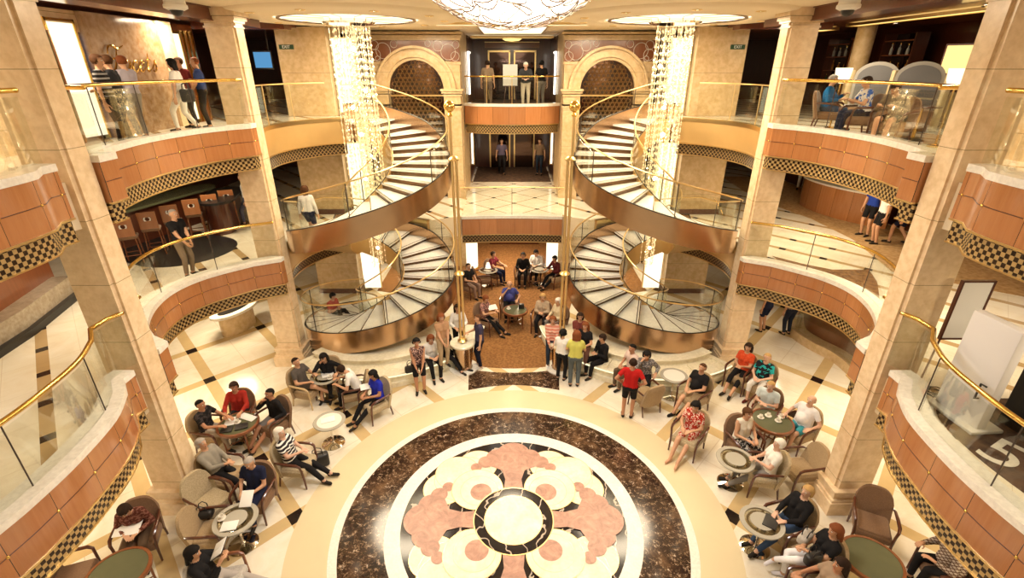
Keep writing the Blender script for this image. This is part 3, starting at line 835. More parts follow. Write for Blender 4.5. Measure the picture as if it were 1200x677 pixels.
ARMS = {  # left wrist, right wrist in body space (forward +y, right +x), seated heights
    'lap': ((-0.10, 0.30, 0.70), (0.10, 0.30, 0.70)), 'arms': ((-0.30, 0.20, 0.70), (0.30, 0.20, 0.70)), 'book': ((-0.13, 0.36, 0.80), (0.13, 0.36, 0.80)),
    'table': ((-0.17, 0.44, 0.76), (0.17, 0.44, 0.76)), 'chin': ((-0.28, 0.22, 0.71), (0.10, 0.20, 1.02)), 'phone': ((-0.08, 0.34, 0.86), (0.16, 0.28, 0.74)),
    'clasp': ((-0.05, 0.27, 0.76), (0.05, 0.27, 0.76)), 'drape': ((-0.34, 0.12, 0.66), (0.08, 0.33, 0.70)),
    'side': ((-0.27, 0.02, 0.80), (0.27, 0.02, 0.80)), 'front': ((-0.07, 0.24, 0.90), (0.07, 0.24, 0.90)), 'hold': ((-0.12, 0.30, 1.08), (0.12, 0.30, 1.08)),
    'rail': ((-0.10, 0.42, 1.07), (0.10, 0.42, 1.07)), 'hips': ((-0.24, 0.04, 1.0), (0.24, 0.04, 1.0)), 'mixed': ((-0.26, 0.05, 0.82), (0.12, 0.30, 1.12)), 'face': ((-0.14, 0.24, 1.0), (0.06, 0.20, 1.36))}
LEGS = {'norm': ((-0.10, 0.46, 0.075), (0.10, 0.46, 0.075)), 'wide': ((-0.20, 0.44, 0.075), (0.20, 0.46, 0.075)), 'ext': ((-0.09, 0.74, 0.10), (0.10, 0.68, 0.085)),
        'cross': ((0.14, 0.60, 0.30), (0.06, 0.44, 0.075)), 'crossl': ((-0.06, 0.44, 0.075), (-0.14, 0.60, 0.30)), 'tuck': ((-0.10, 0.30, 0.08), (0.10, 0.36, 0.08)),
        'stand': ((-0.10, 0.0, 0.075), (0.10, 0.02, 0.075)), 'stride': ((-0.08, 0.22, 0.085), (0.09, -0.20, 0.11)), 'lean': ((-0.09, 0.16, 0.075), (0.10, 0.10, 0.075))}
PEOPLE_N = 0
def person(label, uv, f, z=0.0, sit=True, lean=0, hp=0, hy=0, arms=None, legs=None, shirt=(0.3, 0.3, 0.3), sl='short', pants=(0.03, 0.03, 0.035), pl='long', shoe=(0.03, 0.025, 0.02), hair='dark', hs='short',
           skin='a', sc=1.0, fem=False, fat=0.0, seat=0.0, chair=None, group=None, vox=0.02, hand='relaxed', at_xyz=None, chair_label=None):
    global PEOPLE_N
    PEOPLE_N += 1
    arms = arms or ('lap' if sit else 'side'); legs = legs or ('norm' if sit else 'stand')
    P = Vector((0, 0, 0.53+seat if sit else 0.93))
    if not sit and legs == 'stride': P.z = 0.89
    if legs == 'lean': P.y = -0.05
    la = R(lean)
    up = Vector((0, math.sin(la), math.cos(la))); fw = Vector((0, math.cos(la), -math.sin(la)))
    S = lambda x, h, y=0.0: P+Vector((x, 0, 0))+up*h+fw*y
    sw = 0.158 if fem else 0.178
    N = S(0, 0.50)
    ha = la+R(hp)
    RH_ = Matrix.Rotation(R(hy), 3, 'Z') @ Matrix.Rotation(-ha*1.0, 3, 'X')
    HC = N+RH_ @ Vector((0, 0.025, 0.155))
    H = lambda x, y, zz: HC+RH_ @ Vector((x, y, zz))
    C = []   # zone, a, b, ra, rb
    def c(zone, a, b, ra, rb=None): C.append((zone, Vector(a), Vector(b), ra, ra if rb is None else rb))
    c('head', H(0, -0.018, 0.03), H(0, 0.012, 0.03), 0.088, 0.082); c('head', H(0, 0.018, 0.0), H(0, 0.042, -0.075), 0.072, 0.040)
    c('head', H(0, 0.092, 0.0), H(0, 0.108, -0.026), 0.010, 0.014); c('head', H(-0.085, -0.01, 0.0), H(-0.088, -0.012, -0.03), 0.017, 0.012); c('head', H(0.085, -0.01, 0.0), H(0.088, -0.012, -0.03), 0.017, 0.012)
    c('neck', N-up*0.03, H(0, -0.012, -0.05), 0.056, 0.052)
    hw, wr = (0.085, 0.112) if fem else (0.078, 0.105)
    wr += fat
    for s in (-1, 1):
        c('hips', S(0, 0.0), S(s*hw, -0.01), 0.11, 0.112+fat*0.5)
        c('torso', S(s*hw*0.8, 0.04), S(s*0.05, 0.19), 0.105+fat*0.6, wr*0.92)
        c('torso', S(s*0.05, 0.19), S(s*0.075, 0.36), wr*0.92, 0.105+fat*0.4)
        c('torso', S(0, 0.43), S(s*(sw-0.02), 0.445), 0.072, 0.060)
        if fem: c('torso', S(s*0.06, 0.33, 0.05), S(s*0.06, 0.31, 0.085), 0.055, 0.048)
    if fat > 0: c('torso', S(0, 0.15, 0.02), S(0, 0.20, 0.05+fat), 0.12+fat*0.5)
    # limbs
    aw = ARMS[arms] if isinstance(arms, str) else arms
    wrists = []
    for s, w in ((-1, aw[0]), (1, aw[1])):
        sh = S(s*sw, 0.44)
        w = Vector(w)
        if sit and isinstance(arms, str): w.z += seat
        el, w = ik(sh, w, 0.285, 0.255, Vector((s*0.7, -0.5, -0.8)))
        c('uarm', sh, el, 0.052, 0.040); c('farm', el, w, 0.041, 0.027)
        wrists.append((s, el, w))
    lw = LEGS[legs] if isinstance(legs, str) else legs
    for s, a in ((-1, lw[0]), (1, lw[1])):
        hip = P+Vector((s*0.09, 0, -0.02))
        a = Vector(a)
        kn, a = ik(hip, a, 0.425, 0.425, Vector((s*0.12, 1.0, 0.35)))
        c('thigh', hip, kn, 0.090+fat*0.3, 0.060); c('shin', kn, a, 0.058, 0.040)
        td = (kn-a); fd = Vector((s*0.18, 1, 0)); 
        if a.z > 0.2: fd = Vector((s*0.1, 0.9, -0.5))
        fd = fd.normalized()
        heel = a+Vector((0, 0, -0.035))-fd*0.03
        c('foot', heel, heel+fd*0.185+Vector((0, 0, -0.008 if a.z < 0.2 else 0)), 0.038, 0.031)
    mb = MB()
    for zone, a, b, ra, rb in C: mb.cone(a, b, ra, rb, 10)
    co, no, fs = remeshed(mb, vox, 2)
    cen = np.array([co[list(q)].mean(0) for q in fs])
    D = np.full((len(C), len(cen)), 9.0); T = np.zeros_like(D)
    for k, (zone, a, b, ra, rb) in enumerate(C):
        a_, b_ = np.array(a), np.array(b); d = b_-a_; L2 = max(1e-9, d @ d)
        t = np.clip(((cen-a_) @ d)/L2, 0, 1); T[k] = t
        D[k] = np.linalg.norm(cen-(a_+t[:, None]*d), axis=1)-(ra+(rb-ra)*t)
    best = D.argmin(0); zone = np.array([C[k][0] for k in best]); tt = T[best, np.arange(len(cen))]
    hl = (np.array(RH_.transposed()) @ (cen-np.array(HC)).T).T    # head space
    skin_m = plain('skin %s' % skin, SKIN[skin], 0.5)
    hair_m = plain('hair %s' % hair, HAIR[hair], 0.7, 0.0, 0.25, 30)
    # body: skin surface with hands, eyes, brows and mouth
    bod = MB(); bod.add([tuple(v) for v in co], fs, 0)
    for s, el, w in wrists:
        d = (w-el).normalized()
        out = Vector((s, 0, 0)); ref = Vector((0, -0.15, 1))*(1-max(0, -d.z))+out*max(0, -d.z)*1.5
        zx = (ref-d*ref.dot(d)).normalized(); xx = d.cross(zx)
        if s > 0: xx = -xx
        hco, hno, hf = HANDS[hand]
        m = Matrix((( xx.x, d.x, zx.x, w.x), (xx.y, d.y, zx.y, w.y), (xx.z, d.z, zx.z, w.z), (0, 0, 0, 1)))
        bod.add([Vector(p) for p in hco], [q if s < 0 else q[::-1] for q in hf], 0, m)
    for s in (-1, 1):
        bod.ball(H(s*0.033, 0.078, 0.012), 0.013, 8, 1); bod.ball(H(s*0.033, 0.0885, 0.012), 0.006, 6, 2)
        bod.cone(H(s*0.018, 0.090, 0.036), H(s*0.05, 0.078, 0.038), 0.005, 0.004, 6, 3)
    bod.cone(H(-0.022, 0.080, -0.058), H(0.022, 0.080, -0.058), 0.008, 0.008, 6, 4)
    pw = at(uv[0], uv[1], z+HC.z*sc) if at_xyz is None else None
    rz = R(f-90)
    if pw is not None:
        off = Matrix.Rotation(rz, 3, 'Z') @ Vector((HC.x, HC.y, 0))*sc
        base = Vector((pw.x-off.x, pw.y-off.y, z))
    else: base = Vector(at_xyz)
    root = thing('person', label, 'person', base, rz, group)
    root.scale = (sc, sc, sc)
    bod.build('body', [skin_m, plain('eye white', (0.7, 0.66, 0.6), 0.3), plain('pupil', (0.02, 0.012, 0.01), 0.2), hair_m, plain('lips', (0.40, 0.13, 0.09), 0.5)], root, angle=180)
    def garment(name, mask, off, mat):
        idx = np.nonzero(mask)[0]
        if len(idx) == 0: return None
        used = sorted({v for k in idx for v in fs[k]}); mp = {v: i for i, v in enumerate(used)}
        g = MB(); g.add([tuple(co[v]+no[v]*off) for v in used], [tuple(mp[v] for v in fs[k]) for k in idx], 0)
        return g.build(name, mat, root, angle=180)
    Mt = lambda c_: c_ if isinstance(c_, bpy.types.Material) else cloth(c_)
    arm = zone == 'uarm'; fo = zone == 'farm'
    if sl == 'long': am = arm | (fo & (tt < 0.9))
    elif sl == 'none': am = arm & (tt < 0.0)
    else: am = arm & (tt < 0.62)
    tor = (zone == 'torso')
    relz = ((cen-np.array(P)) @ np.array(up))
    top = tor | am | ((zone == 'hips') & (relz > 0.03))
    if pl == 'dress':
        garment('dress', top | (zone == 'hips') | ((zone == 'thigh') & (tt < 0.8)), 0.012, Mt(shirt))
    else:
        garment('shirt', top, 0.013, Mt(shirt))
        th = {'long': 2.0, 'shorts': 0.8, 'capri': 2.0}[pl]; shn = {'long': 0.93, 'shorts': -1, 'capri': 0.4}[pl]
        garment('trousers' if pl != 'shorts' else 'shorts', ((zone == 'hips') & (relz < 0.07)) | ((zone == 'thigh') & (tt < th)) | ((zone == 'shin') & (tt < shn)), 0.010, Mt(pants))
    if shoe: garment('shoes', (zone == 'foot'), 0.006, Mt(shoe))
    hd = zone == 'head'
    x, y, zz = hl[:, 0], hl[:, 1], hl[:, 2]
    if hs == 'bald': hm = hd & (zz < 0.045) & (zz > -0.05) & (y < -0.005) & (np.abs(x) > 0.0)
    elif hs == 'crop': hm = hd & ((zz > 0.055+np.maximum(0, y)*0.35) | ((y < -0.015) & (zz > -0.05)))
    else: hm = hd & ((zz > 0.045+np.maximum(0, y)*0.2) | ((y < 0.0) & (zz > -0.06)) | ((np.abs(x) > 0.07) & (y < 0.03) & (zz > -0.02)))
    hs_off = {'bald': 0.006, 'crop': 0.010, 'short': 0.018}.get(hs, 0.024)
    if hs != 'none': h = garment('hair', hm, hs_off, hair_m)
    if hs in ('long', 'bob', 'tied', 'cap'):
        g = MB()
        if hs == 'tied': g.ball(H(0, -0.125, 0.03), 0.045, 10); g.cone(H(0, -0.13, 0.02), H(0, -0.15, -0.1), 0.03, 0.012, 8)
        else:
            e = -0.27 if hs == 'long' else -0.12
            for sx_ in (-0.075, -0.04, 0.0, 0.04, 0.075): g.cone(H(sx_, -0.05-0.03*(0.07-abs(sx_))/0.07, 0.02), H(sx_*1.15, -0.075, e), 0.042, 0.028, 8)
            for s in (-1, 1): g.cone(H(s*0.085, 0.0, 0.03), H(s*0.092, -0.01, e+0.06), 0.028, 0.02, 8)
        hco, hno, hf = remeshed(g, 0.016, 1)
        q = MB(); q.add([tuple(v) for v in hco], hf, 0); q.build('hair_lengths', hair_m, root, angle=180)
    if chair:
        cp = base+Matrix.Rotation(rz, 3, 'Z') @ Vector((0, 0.10, 0))
        armchair(chair_label, (cp.x, cp.y, base.z), f, chair)
    return root
# ================================================================== furniture
CH = {}
def first_or_copy(key, make, loc, rz, label, cat, group):
    if key not in CH: CH[key] = o = make()
    else: o = copy_tree(CH[key])
    o.location = loc; o.rotation_euler = (0, 0, rz)
    tag(o, label, cat, group)
    return o
def back_shape(W, z0, h, y0, tilt, th, bow, rnd):
    mb = MB(); nu, nv = 12, 10; vs = []
    for side in (0, 1):
        for j in range(nv+1):
            v = j/nv
            for i in range(nu+1):
                u = -1+2*i/nu
                zz = z0+v*(h-z0-rnd*abs(u)**3.5)
                w = W*(1-0.05*v)*(1-0.10*max(0, v-0.8)/0.2)
                y = y0-tilt*v+bow*u*u
                edge = (1-0.35*(abs(u)**6))*(1-0.4*max(0, v-0.85)/0.15)
                vs.append((u*w, y-(th*edge if side else 0), zz))
    n = nu+1; A = (nv+1)*n; fs = []
    for j in range(nv):
        for i in range(nu):
            a = j*n+i
            fs.append((a, a+1, a+n+1, a+n)); fs.append((A+a, A+a+n, A+a+n+1, A+a+1))
    for j in range(nv):
        a = j*n; fs.append((a, a+n, A+a+n, A+a)); b = j*n+nu; fs.append((b, A+b, A+b+n, b+n))
    for i in range(nu):
        a = nv*n+i; fs.append((a, a+1, A+a+1, A+a)); fs.append((i, A+i, A+i+1, i+1))
    mb.add(vs, fs)
    return mb
CHAIR_MAT = {'tan': ('tan_fabric', 'dark_wood'), 'weave': ('weave_fabric', 'dark_wood'), 'brown': ('brown_fabric', 'dark_wood'), 'grey': ('grey_fabric', 'red_wood'), 'cane': ('tan_fabric', 'light_wood')}
def armchair(label, loc, f, kind='tan', group=None):
    fab, wd = M[CHAIR_MAT[kind][0]], M[CHAIR_MAT[kind][1]]
    def make():
        t = empty('armchair')
        MB().rbox((0, 0.02, 0.345), (0.56, 0.56, 0.17), 0.05, seg=3).build('seat', fab, t)
        MB().rbox((0, 0.03, 0.425), (0.50, 0.50, 0.06), 0.03, seg=3).build('cushion', fab, t)
        back_shape(0.30, 0.27, 0.93, -0.21, 0.15, 0.10, 0.05, 0.12).build('backrest', fab, t)
        for s in (-1, 1):
            MB().tube([(s*0.29, 0.29, 0.0), (s*0.285, 0.275, 0.3), (s*0.30, 0.265, 0.52)], [0.017, 0.024, 0.022], 8).build('leg', wd, t)
            MB().tube([(s*0.26, -0.30, 0.0), (s*0.265, -0.24, 0.3)], [0.016, 0.024], 8).build('leg', wd, t)
            MB().tube([(s*0.30, 0.265, 0.50), (s*0.315, 0.255, 0.60), (s*0.325, 0.19, 0.645), (s*0.325, 0.0, 0.65), (s*0.31, -0.2, 0.655), (s*0.29, -0.27, 0.64)], [0.022, 0.026, 0.03, 0.028, 0.024, 0.02], 8).build('armrest', wd, t)
        return t
    return first_or_copy('ch'+kind, make, loc, R(f-90), label, 'armchair', group)
def round_table(label, loc, r=0.42, h=0.62, top='green_stone'):
    t = thing('round_table', label, 'table', loc)
    MB().lathe([(0.0, h-0.03), (r-0.05, h-0.03), (r-0.05, h+0.004), (0.0, h+0.006)], n=36).build('stone_top', M[top], t)
    MB().lathe([(r-0.06, h-0.06), (r-0.01, h-0.06), (r, h-0.03), (r-0.005, h+0.006), (r-0.05, h+0.012), (r-0.055, h-0.01)], n=36, cap=False).build('wooden_rim', M['red_wood'], t)
    for k in range(4):
        a = PI/4+k*PI/2
        MB().tube([(0.62*r*math.cos(a)*1.3, 0.62*r*math.sin(a)*1.3, 0), (0.8*r*math.cos(a), 0.8*r*math.sin(a), h-0.05)], [0.018, 0.024], 8).build('leg', M['red_wood'], t)
    for a in (PI/4, 3*PI/4):
        d = 0.78*r
        MB().tube([(d*math.cos(a), d*math.sin(a), 0.16), (-d*math.cos(a), -d*math.sin(a), 0.16)], 0.013, 6).build('stretcher', M['red_wood'], t)
    return t
def chrome_table(label, loc, r=0.36, h=0.64, top='table_glass'):
    def make():
        t = empty('pedestal_table')
        MB().lathe([(0.0, 0.0), (0.25, 0.0), (0.255, 0.012), (0.20, 0.03), (0.05, 0.055), (0.03, 0.08), (0.0, 0.08)], n=32, cap=False).build('base', M['chrome'], t)
        MB().tube([(0, 0, 0.06), (0, 0, h-0.03)], 0.024, 12).build('stem', M['chrome'], t)
        MB().lathe([(0.0, h-0.012), (r, h-0.012), (r+0.008, h), (r, h+0.012), (0.0, h+0.012)], n=40, cap=False).build('glass_top', M[top], t)
        MB().lathe([(r-0.07, h+0.014), (r+0.004, h+0.014), (r+0.012, h), (r+0.004, h-0.016), (r-0.07, h-0.016), (r-0.07, h+0.014)], n=40, cap=False).build('rim_ring', M['grey_ring'], t)
        MB().lathe([(r-0.15, h-0.02), (r-0.11, h-0.02), (r-0.11, h-0.014), (r-0.15, h-0.014), (r-0.15, h-0.02)], n=36, cap=False).build('support_ring', M['steel'], t)
        if top == 'table_glass': MB().lathe([(0.0, h+0.0125), (r-0.17, h+0.0125), (r-0.165, h+0.016), (0.0, h+0.017)], n=32, cap=False).build('centre_disc', M['grey_ring'], t)
        return t
    return first_or_copy('ct%s%.2f' % (top, r), make, loc, 0.3, label, 'table', None)
M['grey_ring'] = plain('frosted glass ring', (0.42, 0.39, 0.32), 0.25)
M['white_top'] = plain('white lacquer top', (0.82, 0.78, 0.70), 0.2)
def item(name, label, cat, mb, mat, loc, rz=0.0, group=None):
    o = mb.build(name, mat); o.location = loc; o.rotation_euler = (0, 0, rz)
    return tag(o, label, cat, group)
def paper(label, loc, rz=0, d=(0.21, 0.29, 0.012), tilt=0, name='paper', mat='paper'):
    o = item(name, label, name.replace('_', ' '), MB().rbox((0, 0, d[2]/2), d, 0.004), M[mat], loc, rz)
    o.rotation_euler = (R(tilt), 0, rz)
    return o
def open_book(label, loc, rz=0, tilt=0):
    t = thing('open_book', label, 'book', loc, rz); t.rotation_euler = (R(tilt), 0, rz)
    MB().box((0, 0, 0.004), (0.32, 0.23, 0.008)).build('cover', M['leather'], t, smooth=False)
    for s in (-1, 1): MB().rbox((s*0.078, 0, 0.015), (0.15, 0.215, 0.014), 0.005).build('page', M['paper'], t)
    return t
def cup(label, loc, group=None):
    def make():
        t = empty('coffee_cup')
        MB().lathe([(0.0, 0.0), (0.07, 0.004), (0.075, 0.012), (0.03, 0.012), (0.0, 0.012)], n=18, cap=False).build('saucer', M['coping'], t)
        mb = MB().lathe([(0.025, 0.012), (0.035, 0.04), (0.042, 0.075), (0.037, 0.075), (0.028, 0.03), (0.0, 0.02)], n=18, cap=False)
        mb.tube([(0.038, 0, 0.065), (0.062, 0, 0.06), (0.062, 0, 0.035), (0.034, 0, 0.03)], 0.005, 6)
        mb.build('bowl', M['coping'], t)
        return t
    return first_or_copy('cup', make, loc, random.random()*6, label, 'cup', group)
def bag(label, loc, rz, mat, d=(0.34, 0.16, 0.26)):
    t = thing('handbag', label, 'bag', loc, rz)
    MB().rbox((0, 0, d[2]/2), d, 0.05, seg=3).build('body', mat, t)
    for s in (-1, 1): MB().tube([(-d[0]*0.25, s*0.04, d[2]-0.02), (-d[0]*0.2, s*0.05, d[2]+0.1), (0, s*0.06, d[2]+0.14), (d[0]*0.2, s*0.05, d[2]+0.1), (d[0]*0.25, s*0.04, d[2]-0.02)], 0.009, 6).build('handle', M['leather'], t)
    return t
# ================================================================== everybody and the chairs they use
BK = (0.014, 0.013, 0.014); NV = (0.016, 0.02, 0.05); WH = (0.82, 0.79, 0.74); KH = (0.42, 0.31, 0.19); GY = (0.24, 0.22, 0.20); DN = (0.05, 0.085, 0.17)
gA = 'people seated on the ground floor'
P = person
P('man in a black printed T-shirt with folded arms at the left of the tray table', (235, 474), 355, arms='table', shirt=pattern('black tee with print', 'floral', BK, (0.05, 0.04, 0.04), 0.5), pants=(0.4, 0.33, 0.26), hair='black', hs='crop', skin='b', chair='tan', chair_label='tan armchair holding the man in the black printed T-shirt')
P('dark-haired woman in a red jacket over a pale green top behind the tray table', (274, 453), 283, arms='table', shirt=(0.36, 0.028, 0.018), sl='long', pants=BK, hair='dark', fem=True, skin='b', chair='brown', chair_label='brown armchair holding the woman in the red jacket')
P('man in a black jacket and grey shorts resting his chin on his hand', (316, 461), 238, arms='chin', shirt=BK, sl='long', pants=GY, pl='shorts', hair='black', hs='crop', skin='b', legs='ext', chair='brown', chair_label='brown armchair holding the man in the black jacket and grey shorts')
P('grey-haired man in a grey shirt slumped in an armchair beside the left column', (236, 520), 352, lean=-18, arms='clasp', shirt=(0.30, 0.27, 0.22), sl='long', pants=BK, legs='ext', hair='grey', chair='tan', chair_label='tan armchair holding the slumped grey-haired man')
P('white-haired woman in a striped top and black trousers leaning back with crossed legs', (328, 507), 354, lean=-12, arms='clasp', shirt=pattern('striped top', 'stripes', (0.03, 0.025, 0.03), (0.85, 0.82, 0.76)), pants=BK, legs='ext', hair='white', hs='bob', fem=True, skin='d', chair='weave', chair_label='beige armchair holding the woman in the striped top')
P('man in a navy polo shirt reading a white sheet in an armchair', (292, 542), 266, lean=-5, hp=18, arms='lap', shirt=NV, pants=NV, hair='grey', hs='crop', chair='brown', chair_label='brown armchair holding the man in the navy polo')
P('dark-haired woman in black reading an open book with her grey legs stretched out', (226, 648), 12, lean=-20, hp=20, arms=((-0.11, 0.20, 0.95), (0.11, 0.20, 0.95)), shirt=BK, sl='long', pants=(0.45, 0.40, 0.36), legs='ext', hair='black', hs='bob', fem=True, chair='grey', chair_label='pale patterned armchair holding the woman with the open book')
P('person in a brown patterned blouse bent over papers under the bottom left balcony', (146, 598), 292, lean=12, hp=20, arms='lap', shirt=pattern('brown blouse', 'floral', (0.10, 0.03, 0.02), (0.24, 0.10, 0.07), 1.2), sl='long', pants=(0.10, 0.06, 0.035), hair='dark', hs='short', fem=True, chair='brown', chair_label='dark brown armchair holding the person in the brown patterned blouse')
P('man in a grey T-shirt with a lanyard and crossed bare legs', (347, 424), 345, arms='phone', shirt=(0.10, 0.085, 0.075), pants=(0.09, 0.07, 0.055), pl='shorts', legs='crossl', hair='dark', hs='crop', lean=-8, chair='cane', chair_label='cane-framed armchair holding the man in the grey T-shirt')
P('woman with long black hair in black holding her head in her hand', (379, 419), 272, lean=14, arms='chin', shirt=BK, sl='long', pants=BK, hair='black', hs='long', fem=True, chair='tan', chair_label='tan armchair with a rounded back behind the black-haired woman')
P('man in a white shirt bending over the small crowded table', (400, 433), 196, lean=24, hp=15, arms='table', shirt=WH, pants=BK, hair='dark', chair='tan', chair_label='tan armchair holding the man in the white shirt at the crowded table')
P('woman in a bright blue top and black trousers with white side stripes', (437, 439), 226, hp=12, arms='lap', shirt=(0.02, 0.03, 0.42), pants=BK, legs='ext', hair='black', hs='bob', fem=True, skin='b', chair='weave', chair_label='beige armchair holding the woman in the bright blue top')
# left dais
P('short-haired woman in a sleeveless patterned top and black shorts standing before the left dais', (488, 401), 286, sit=False, arms='front', shirt=pattern('patterned tank', 'floral', (0.06, 0.03, 0.03), (0.55, 0.35, 0.28), 1.4), sl='none', pants=BK, pl='shorts', hair='black', hs='short', fem=True, skin='b', sc=0.97)
P('woman in a white jacket and black trousers sitting on the left dais edge', (505, 397), 296, lean=8, seat=-0.02, arms='lap', shirt=WH, sl='long', pants=BK, hair='red', hs='bob', fem=True)
P('red-haired person in a black jacket sitting on the dais beside the left pedestal', (523, 389), 330, lean=10, seat=-0.02, arms='clasp', shirt=BK, sl='long', pants=BK, legs='ext', hair='red')
P('woman with light red hair in a tan top standing behind the dais sitters', (517, 372), 300, sit=False, z=0.42, arms='front', shirt=(0.45, 0.26, 0.14), pants=KH, hair='red', hs='bob', fem=True, sc=0.95)
P('woman with long dark hair in a white cardigan standing behind the left pedestal', (536, 361), 282, sit=False, arms='hold', shirt=WH, sl='long', pants=BK, hair='dark', hs='long', fem=True, sc=0.97)
P('man in a navy polo standing at the carpet edge beside the left pedestal', (560, 373), 195, sit=False, arms='mixed', shirt=(0.05, 0.045, 0.09), pants=(0.012, 0.014, 0.03), shoe=(0.7, 0.66, 0.6), hair='brown', hs='crop')
# lounge under the bridge
P('man in a black shirt sitting sideways behind the left twin pole', (549, 312), 318, arms='lap', shirt=BK, pants=(0.3, 0.2, 0.15), hair='dark', hs='crop', chair='brown', chair_label='brown lounge armchair behind the left twin pole')
P('woman in a patterned blouse reading in the lounge under the bridge', (569, 350), 330, hp=15, arms='book', shirt=pattern('patterned blouse', 'floral', (0.45, 0.22, 0.18), (0.05, 0.04, 0.05), 1.3), pants=BK, legs='ext', hair='red', fem=True, chair='brown', chair_label='brown lounge armchair holding the reading woman in the patterned blouse')
P('bald man in a blue shirt with his hand on his cheek behind the lounge table', (597, 333), 268, arms='chin', shirt=(0.06, 0.07, 0.26), pants=BK, hair='grey', hs='bald', fat=0.04, chair='brown', chair_label='brown lounge armchair holding the bald man in the blue shirt')
P('woman in a beige cardigan with folded hands in the lounge', (636, 348), 257, arms='clasp', shirt=(0.52, 0.40, 0.28), sl='long', pants=BK, hair='blonde', fem=True, chair='brown', chair_label='brown lounge armchair holding the woman in the beige cardigan')
P('white-haired person in a cream top sitting beside the right twin pole', (654, 353), 212, arms='lap', shirt=(0.72, 0.60, 0.40), sl='long', pants=GY, shoe=WH, hair='white', hs='short', fem=True, chair='brown', chair_label='brown lounge armchair beside the right twin pole')
P('man in a white shirt and dark waistcoat sitting far back in the lounge', (628, 296), 252, lean=10, arms='lap', shirt=WH, sl='long', pants=BK, hair='black', chair='brown', chair_label='dark lounge armchair holding the man in the waistcoat')
P('man in a dark red shirt leaning over in the lounge by the right pole', (650, 303), 214, lean=12, arms='table', shirt=(0.09, 0.014, 0.016), sl='long', pants=BK, legs='ext', hair='black', chair='tan', chair_label='tan lounge armchair holding the man in the dark red shirt')
P('person in a maroon top at the far end of the lounge', (578, 298), 330, arms='table', shirt=(0.16, 0.02, 0.03), pants=NV, hair='dark', chair='brown', chair_label='brown lounge armchair holding the person in maroon')
P('person in black sitting at the back of the lounge under the bridge edge', (613, 299), 265, arms='lap', shirt=BK, sl='long', pants=BK, hair='black', chair='brown', chair_label='brown lounge armchair holding the person in black at the back')
# right dais
P('woman in a pink striped blouse and jeans standing on the carpet', (648, 375), 262, sit=False, arms='front', shirt=pattern('pink striped blouse', 'stripes', (0.62, 0.22, 0.15), (0.72, 0.48, 0.38), 0.8), sl='long', pants=(0.03, 0.04, 0.06), shoe=WH, hair='red', hs='short', fem=True, sc=0.97)
P('woman in a white top and black trousers seen from behind', (660, 390), 62, sit=False, arms='hold', shirt=WH, sl='long', pants=BK, hair='black', hs='tied', fem=True, sc=0.93)
P('woman in a yellow top and grey jeans seen from behind', (676, 392), 82, sit=False, arms='hold', shirt=(0.62, 0.60, 0.14), pants=(0.10, 0.12, 0.13), hair='red', hs='bob', fem=True, sc=1.0)
P('curly dark-haired woman at the back of the group by the right dais', (680, 371), 262, sit=False, arms='front', shirt=(0.20, 0.05, 0.04), pants=BK, hair='dark', hs='bob', fem=True, sc=0.96)
P('long-haired woman in a black blouse facing the woman in yellow', (686, 382), 238, sit=False, arms='hold', shirt=BK, pants=(0.2, 0.1, 0.08), hair='red', hs='long', fem=True, sc=0.95)
P('man in a black suit sitting on the edge of the right dais', (706, 396), 205, lean=4, seat=-0.02, arms='clasp', shirt=BK, sl='long', pants=BK, legs='norm', hair='dark')
P('man in a pale pink shirt sitting on the right dais behind the red shirt', (741, 408), 205, lean=4, seat=-0.02, arms='lap', shirt=(0.75, 0.58, 0.50), pants=(0.12, 0.08, 0.05), hair='black', hs='crop', skin='b')
P('man in a red T-shirt and black shorts standing with his back turned', (742, 425), 72, sit=False, arms='hips', shirt=(0.48, 0.016, 0.014), pants=BK, pl='shorts', hair='dark', hs='crop', skin='b', sc=0.99)
P('dark-haired woman in a grey patterned top with a hand at her mouth', (758, 416), 252, lean=10, seat=-0.02, arms='chin', shirt=pattern('grey patterned top', 'floral', (0.14, 0.13, 0.13), (0.42, 0.38, 0.34), 1.3), sl='long', pants=BK, hair='black', hs='bob', fem=True)
# right floor
P('heavy man in a black polo and khaki shorts in an armchair by the chrome table', (823, 431), 214, arms='lap', lean=-6, shirt=BK, pants=KH, pl='shorts', legs='ext', shoe=BK, hair='brown', hs='crop', fat=0.04, chair='tan', chair_label='tan armchair holding the man in the black polo')
P('woman in a red floral dress sitting at the edge of the marble ring', (815, 476), 226, hp=10, arms='lap', shirt=pattern('red floral dress', 'floral', (0.45, 0.03, 0.015), (0.80, 0.62, 0.50), 1.1), pl='dress', shoe=None, hair='black', hs='tied', fem=True, skin='a', legs='ext', chair='weave', chair_label='beige armchair holding the woman in the red floral dress')
P('woman in an orange red top under a cream cardigan by the right column', (877, 407), 222, arms='clasp', lean=-6, shirt=pattern('orange top', 'floral', (0.62, 0.07, 0.02), (0.66, 0.10, 0.04), 1), pants=BK, pl='capri', legs='ext', hair='dark', hs='bob', fem=True, chair='tan', chair_label='tan armchair holding the woman in the orange red top')
P('person with a turquoise scarf over black and white trousers', (899, 419), 222, arms='lap', shirt=pattern('turquoise scarf top', 'floral', (0.015, 0.015, 0.02), (0.03, 0.42, 0.42), 0.45), sl='short', pants=WH, pl='capri', shoe=(0.12, 0.02, 0.015), hair='blonde', hs='crop', fem=True, skin='d', fat=0.02, chair='tan', chair_label='tan armchair holding the person with the turquoise scarf')
P('fair-haired man in a pale blue shirt at the cup table', (903, 452), 226, lean=8, arms='clasp', shirt=(0.58, 0.66, 0.66), pants=KH, pl='shorts', hair='blonde', hs='crop', skin='d', chair='brown', chair_label='brown armchair holding the man in the pale blue shirt')
